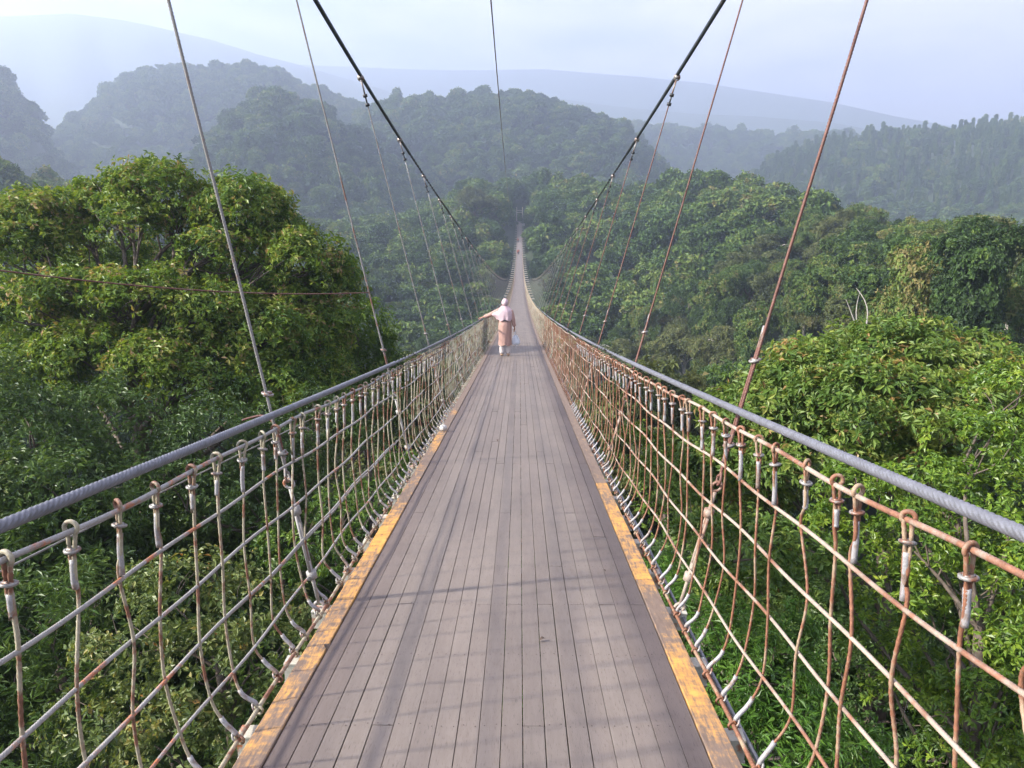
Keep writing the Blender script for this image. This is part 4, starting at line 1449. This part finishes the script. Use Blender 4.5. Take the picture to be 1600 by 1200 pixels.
def leg_joints(J, E, st=0.0):
    for s, k in ((-1, 'l'), (1, 'r')):
        dy = st * s
        J[k + '_hip'] = (0.088 * s, 0, 0.84, 0.088)
        J[k + '_thigh'] = (0.092 * s, 0.012 + dy * .3, 0.66, 0.076)
        J[k + '_knee'] = (0.09 * s, 0.02 + dy * .6, 0.46, 0.054)
        J[k + '_calf'] = (0.088 * s, -0.008 + dy * .8, 0.31, 0.052)
        J[k + '_ankle'] = (0.086 * s, -0.01 + dy, 0.085, 0.034)
        J[k + '_ball'] = (0.096 * s, 0.10 + dy, 0.036, 0.030)
        J[k + '_toe'] = (0.10 * s, 0.15 + dy, 0.028, 0.022)
        E += [('pelvis', k + '_hip'), (k + '_hip', k + '_thigh'), (k + '_thigh', k + '_knee'), (k + '_knee', k + '_calf'), (k + '_calf', k + '_ankle'), (k + '_ankle', k + '_ball'), (k + '_ball', k + '_toe')]


def torso_joints(J, E):
    J['pelvis'] = (0, 0, 0.90, (0.135, 0.10))
    J['waist'] = (0, 0.005, 1.02, (0.115, 0.09))
    J['chest'] = (0, 0.0, 1.17, (0.14, 0.10))
    J['collar'] = (0, -0.005, 1.285, (0.10, 0.075))
    J['neck'] = (0, 0.005, 1.365, 0.046)
    J['jaw'] = (0, 0.028, 1.44, (0.066, 0.075))
    J['brow'] = (0, 0.018, 1.50, (0.076, 0.09))
    J['crown'] = (0, 0.008, 1.555, (0.062, 0.072))
    E += [('pelvis', 'waist'), ('waist', 'chest'), ('chest', 'collar'), ('collar', 'neck'), ('neck', 'jaw'), ('jaw', 'brow'), ('brow', 'crown')]


def face(e, skinmat):
    mb = MB().tube([(0, 0.098, 1.505), (0, 0.112, 1.480), (0, 0.124, 1.462), (0, 0.104, 1.452)], [0.006, 0.0095, 0.0125, 0.006], 8, ref=(1, 0, 0))
    mb.build('nose', skinmat, e, True)
    for s in (-1, 1):
        MB().tube([(0.031 * s - 0.012, 0.094, 1.495), (0.031 * s, 0.101, 1.495), (0.031 * s + 0.012, 0.094, 1.495)], [0.002, 0.0065, 0.002], 8, ref=(0, 0, 1)).build('eye', M['hair'], e, True)
        MB().tube([(0.072 * s, 0.012, 1.51), (0.082 * s, 0.006, 1.495), (0.078 * s, 0.012, 1.465)], [0.006, 0.016, 0.006], 8, ref=(0, 1, 0)).build('ear', skinmat, e, True)
    MB().tube([(-0.022, 0.094, 1.428), (0, 0.105, 1.427), (0.022, 0.094, 1.428)], [0.002, 0.0065, 0.002], 8, ref=(0, 0, 1)).build('mouth', M['dress'], e, True)


def walker_woman(x, y):
    z = float(zd(y)) + 0.004
    e = empty('person', (x, y, z))
    tag(e, 'person in pale pink headscarf and rose dress, one hand on the left rail', 'person')
    rx = -float(rail_x(y)) - x                                     # the rail in the person's own frame
    rz = 1.125 * float(hgt(y))
    J, E = {}, []
    torso_joints(J, E)
    leg_joints(J, E, 0.02)
    J['l_shoulder'] = (-0.155, -0.005, 1.285, 0.058)
    J['l_upper'] = (-0.29, 0.02, 1.225, 0.045)
    J['l_elbow'] = (-0.40, 0.04, 1.165, 0.037)
    J['l_fore'] = (-0.50, 0.06, 1.125, 0.033)
    J['l_wrist'] = (rx + 0.085, 0.085, rz + 0.058, 0.024)
    J['l_palm'] = (rx + 0.02, 0.095, rz + 0.038, (0.034, 0.017))
    J['r_shoulder'] = (0.155, -0.005, 1.285, 0.058)
    J['r_upper'] = (0.195, -0.02, 1.16, 0.044)
    J['r_elbow'] = (0.225, -0.025, 1.035, 0.037)
    J['r_fore'] = (0.245, 0.0, 0.93, 0.033)
    J['r_wrist'] = (0.265, 0.025, 0.825, 0.024)
    J['r_palm'] = (0.272, 0.035, 0.755, (0.034, 0.017))
    for k in 'lr':
        E += [('collar', k + '_shoulder'), (k + '_shoulder', k + '_upper'), (k + '_upper', k + '_elbow'), (k + '_elbow', k + '_fore'), (k + '_fore', k + '_wrist'), (k + '_wrist', k + '_palm')]
    hand_joints(J, E, 'l', J['l_wrist'][:3], J['l_palm'][:3], (-1, 0.1, -0.1), (0.1, 1, 0), (-0.25, 0, -1))
    hand_joints(J, E, 'r', J['r_wrist'][:3], J['r_palm'][:3], (0.08, 0.12, -1), (0, -1, -0.1), (-1, 0, 0.1))
    skin_body('body', J, E, M['skin'], e)
    face(e, M['skin'])
    # dress: skirt and bodice, folds running down
    R_ = smooth_rings([(1.33, 0, -0.005, 0.15, 0.085, 0), (1.25, 0, 0, 0.175, 0.115, 0.0), (1.12, 0, 0, 0.17, 0.125, 0.01), (1.02, 0, 0.0, 0.158, 0.122, 0.015), (0.92, 0, -0.005, 0.178, 0.145, 0.02), (0.78, 0, -0.005, 0.186, 0.15, 0.03), (0.55, 0, 0, 0.182, 0.15, 0.05), (0.31, -0.005, 0.0, 0.185, 0.158, 0.07)])
    loft(R_, 48).build('dress', M['dress'], e, True)
    R_ = [(1.035, 0, 0.0, 0.166, 0.131, 0.0), (1.030, 0, 0, 0.170, 0.135, 0), (1.005, 0, 0.0, 0.171, 0.136, 0.0), (1.0, 0, 0.0, 0.166, 0.132, 0)]
    loft(R_, 36).build('belt', M['belt'], e, True)
    for k in 'lr':
        P = spline([J[k + '_shoulder'][:3], J[k + '_upper'][:3], J[k + '_elbow'][:3], J[k + '_fore'][:3], tuple(lerp(np.array(J[k + '_fore'][:3]), np.array(J[k + '_wrist'][:3]), 0.8))], 5)
        t = np.linspace(0, 1, len(P))
        MB().tube(P, lerp(0.072, 0.052, t) * (1 + 0.05 * np.sin(t * 38)), 14, ref=(0, 1, 0)).build('sleeve', M['dress'], e, True)
        s = -1 if k == 'l' else 1
        P = spline([(0.09 * s, 0.0, 0.62), J[k + '_knee'][:3], J[k + '_calf'][:3], (0.086 * s, -0.008 + 0.02 * s, 0.075)], 5)
        t = np.linspace(0, 1, len(P))
        MB().tube(P, lerp(0.09, 0.068, t) * (1 + 0.03 * np.sin(t * 40)), 16, ref=(0, 1, 0)).build('trouser_leg', M['white_cloth'], e, True)
        P = [(0.086 * s, -0.062 + 0.02 * s, 0.032), (0.086 * s, -0.045 + 0.02 * s, 0.042), (0.088 * s, 0.0 + 0.02 * s, 0.042), (0.096 * s, 0.10 + 0.02 * s, 0.034), (0.10 * s, 0.17 + 0.02 * s, 0.026), (0.10 * s, 0.19 + 0.02 * s, 0.022)]
        MB().tube(P, [0.014, 0.036, 0.042, 0.043, 0.03, 0.012], 12, ref=(1, 0, 0)).build('shoe', M['shoe'], e, True)
    # headscarf: hood with an opening for the face, and a cape that follows the raised arm

    def ext(th, z):
        a = np.clip(-np.cos(th), 0, 1) ** 3
        return a * (0.13 * np.exp(-((z - 1.17) / 0.075) ** 2) + 0.02)
    R_ = smooth_rings([(1.42, 0, 0.015, 0.085, 0.092, 0), (1.385, 0, 0.005, 0.105, 0.098, 0.01), (1.345, 0, 0, 0.155, 0.112, 0.02), (1.28, 0, -0.005, 0.205, 0.135, 0.03), (1.18, 0, -0.005, 0.225, 0.150, 0.05), (1.08, 0.005, -0.005, 0.222, 0.158, 0.075), (1.02, 0.005, -0.005, 0.212, 0.158, 0.10)], 6)
    loft(R_, 60, ext).build('headscarf', M['hijab'], e, True)
    n = 28
    th = np.linspace(0, 2 * PI, n, endpoint=False)
    V, F = [], []
    ph = np.linspace(0.0, 2.35, 16)
    for p in ph:
        rr = math.sin(p)
        V.append(np.stack([0.094 * rr * np.cos(th) * (1 + 0.02 * np.sin(5 * p)), 0.012 + 0.115 * rr * np.sin(th), np.full(n, 1.505 + 0.118 * math.cos(p))], -1))
    V = np.concatenate(V)
    for i in range(len(ph) - 1):
        for j in range(n):
            c = V[[i * n + j, i * n + (j + 1) % n, (i + 1) * n + (j + 1) % n, (i + 1) * n + j]].mean(0)
            if c[1] > 0.075 and 1.40 < c[2] < 1.55 and abs(c[0]) < 0.066:
                continue
            F.append([i * n + j, (i + 1) * n + j, (i + 1) * n + (j + 1) % n, i * n + (j + 1) % n])
    MB().add(V, F).build('hood', M['hijab'], e, True)
    # carrier bag in the right hand: a thing of its own
    hx, hy, hz_ = x + 0.282, y + 0.045, z + 0.70
    b = empty('carrier_bag', (hx + 0.02, hy, hz_ - 0.40))
    tag(b, 'thin white plastic carrier bag hanging from the walking person\'s right hand', 'bag')
    g = np.random.default_rng(9)
    R_ = smooth_rings([(0.27, -0.01, 0, 0.035, 0.02, 0.08), (0.235, -0.005, 0, 0.065, 0.035, 0.12), (0.17, 0, 0, 0.098, 0.06, 0.10), (0.09, 0.005, 0, 0.112, 0.078, 0.08), (0.03, 0, 0, 0.098, 0.07, 0.06), (0.0, 0, 0, 0.04, 0.03, 0.05)], 5)
    mb = loft(R_, 40)
    mb.build('pouch', M['bag'], b, True)
    for s in (-1, 1):
        P = spline([(-0.03, 0.014 * s, 0.26), (-0.026, 0.010 * s, 0.33), (-0.012, 0.004 * s, 0.405), (-0.004, 0.004 * s, 0.33), (0.02, 0.014 * s, 0.26)], 5)
        MB().tube(P, 0.007, 6, ref=(0, 1, 0)).build('handle', M['bag'], b, True)
    return e


walker_woman(-0.30, 21.5)


def far_person(x, y, scale, shirt, trousers, label, st):
    e = empty('person', (x, y, float(zd(y)) + 0.004))
    e.scale = (scale,) * 3
    tag(e, label, 'person')
    J, E = {}, []
    torso_joints(J, E)
    leg_joints(J, E, st)
    for s, k in ((-1, 'l'), (1, 'r')):
        J[k + '_shoulder'] = (0.165 * s, -0.005, 1.285, 0.058)
        J[k + '_elbow'] = (0.225 * s, -0.03 - st * s, 1.03, 0.037)
        J[k + '_wrist'] = (0.235 * s, 0.03 - 2 * st * s, 0.82, 0.024)
        J[k + '_palm'] = (0.236 * s, 0.045 - 2 * st * s, 0.755, (0.034, 0.017))
        E += [('collar', k + '_shoulder'), (k + '_shoulder', k + '_elbow'), (k + '_elbow', k + '_wrist'), (k + '_wrist', k + '_palm')]
        hand_joints(J, E, k, None, J[k + '_palm'][:3], (0, 0.15, -1), (0, -1, -0.1), (-s, 0, 0.1))
    skin_body('body', J, E, M['skin'], e, sub=1)
    face(e, M['skin'])
    loft(smooth_rings([(1.35, 0, 0, 0.08, 0.06, 0), (1.32, 0, -0.005, 0.17, 0.09, 0), (1.22, 0, 0, 0.19, 0.12, 0.01), (1.05, 0, 0, 0.165, 0.125, 0.02), (0.85, 0, 0, 0.175, 0.14, 0.03)]), 28).build('shirt', shirt, e, True)
    for s, k in ((-1, 'l'), (1, 'r')):
        MB().tube(spline([J[k + '_shoulder'][:3], tuple(lerp(np.array(J[k + '_shoulder'][:3]), np.array(J[k + '_elbow'][:3]), 0.5)), J[k + '_elbow'][:3]], 4), 0.06, 10, ref=(0, 1, 0)).build('sleeve', shirt, e, True)
        MB().tube(spline([(0.09 * s, 0, 0.88), J[k + '_thigh'][:3], J[k + '_knee'][:3], J[k + '_ankle'][:3]], 5), np.linspace(0.1, 0.065, 16), 12, ref=(0, 1, 0)).build('trouser_leg', trousers, e, True)
    th = np.linspace(0, 2 * PI, 20, endpoint=False)
    V = np.concatenate([np.stack([0.086 * math.sin(p) * np.cos(th), 0.0 + 0.102 * math.sin(p) * np.sin(th), np.full(20, 1.515 + 0.10 * math.cos(p))], -1) for p in np.linspace(0, 2.0, 9)])
    F = [[i * 20 + j, (i + 1) * 20 + j, (i + 1) * 20 + (j + 1) % 20, i * 20 + (j + 1) % 20] for i in range(8) for j in range(20) if not (V[i * 20 + j][1] > 0.06 and V[i * 20 + j][2] < 1.55)]
    MB().add(V, F).build('hair', M['hair'], e, True)
    return e


far_person(-0.50, 285, 1.03, M['maroon'], M['navy'], 'farthest of the tiny people, in dark red, walking alone near the far end', 0.12)
far_person(-0.22, 237, 1.03, M['rust_cloth'], M['navy'], 'taller of two tiny people side by side far along the deck, in brick red', -0.12)
far_person(-0.62, 240, 0.78, M['maroon'], M['maroon'], 'shorter of two tiny people side by side far along the deck, a child', 0.1)

# pale ball on the left edge board
yb = 9.3
e = empty('pale_ball', (-0.845, yb, float(zd(yb)) + 0.008))
tag(e, 'small pale grey ribbed ball lying on the left edge board', 'ball')
mb = MB()
th = np.linspace(0, 2 * PI, 32, endpoint=False)
V = np.concatenate([np.stack([0.046 * math.sin(p) * (1 + 0.05 * np.cos(th * 8)) * np.cos(th), 0.046 * math.sin(p) * (1 + 0.05 * np.cos(th * 8)) * np.sin(th), np.full(32, 0.043 - 0.043 * math.cos(p))], -1) for p in np.linspace(0.02, PI - 0.02, 16)])
F = [[i * 32 + j, i * 32 + (j + 1) % 32, (i + 1) * 32 + (j + 1) % 32, (i + 1) * 32 + j] for i in range(15) for j in range(32)]
mb.add(V, F).build('shell', mat_plain('pale_grey_shell', (0.42, 0.40, 0.37), 0.6, 0.3, 40), e, True)
MB().tube([(0, 0, 0.083), (0, 0, 0.095)], [0.012, 0.008], 10, ref=(1, 0, 0)).build('stub', M['beam'], e, True)


def dry_leaf(px, py, size, label, turn):
    d = 1978.0 / (py - 472)
    p = at(px, py, d)
    y = p.y
    g = np.random.default_rng(int(px))
    n = 9
    t = np.linspace(0, 1, n)
    w = np.sin(t * PI) ** 0.8 * size * 0.32
    curl = 0.25 * size * np.sin(t * PI) + 0.15 * size * t
    V = np.concatenate([np.stack([s * w, t * size, curl + (0.35 * w if s else 0 * w)], -1) for s in (-1, 0, 1)])
    c, s_ = math.cos(turn), math.sin(turn)
    V = V @ np.array([[c, s_, 0], [-s_, c, 0], [0, 0, 1]])
    F = [[k * n + i, k * n + i + 1, (k + 1) * n + i + 1, (k + 1) * n + i] for k in (0, 1) for i in range(n - 1)]
    me = np_mesh('dry_leaf', V, F, smooth=True)
    o = link('dry_leaf', me, None, M['dry'])
    o.location = (p.x, y, float(zd(y)) + 0.004)
    tag(o, label, 'leaf')


M['dry'] = mat_plain('dry_leaf_brown', (0.055, 0.035, 0.025), 0.8, 0.4, 60)
dry_leaf(842, 1003, 0.035, 'curled dark dry leaf on the middle planks nearest the camera', -1.2)
dry_leaf(946, 894, 0.02, 'tiny dark leaf scrap on the planks near the right edge board', 0.6)
dry_leaf(778, 692, 0.04, 'small dark leaf lying on the planks level with the pale ball', 0.4)
dry_leaf(512, 1018, 0.045, 'dark leaf scrap on the planks beside the left edge board', 0.3)


# ------------------------------------------------------------------ haze
hz = bpy.data.meshes.new('haze')
bm = bmesh.new()
bmesh.ops.create_cube(bm, size=1.0)
bm.to_mesh(hz)
bm.free()
HT, HB, HR = 570.0, -75.0, 3700.0
o = bpy.data.objects.new('haze', hz)
COL.objects.link(o)
o.scale = (2 * HR, 2 * HR, HT - HB)
o.location = (0, 0, (HT + HB) / 2)
hm = bpy.data.materials.new('valley_haze')
hm.use_nodes = True
nt = hm.node_tree
nt.nodes.remove(nt.nodes['Principled BSDF'])
pv = nt.nodes.new('ShaderNodeVolumePrincipled')
pv.inputs['Density'].default_value = HAZE_DENSITY
pv.inputs['Color'].default_value = HAZE_COLOR
pv.inputs['Anisotropy'].default_value = 0.6
nt.links.new(pv.outputs[0], nt.nodes['Material Output'].inputs['Volume'])
hz.materials.append(hm)
tag(o, 'pale blue haze filling the valley', 'haze', kind='stuff')
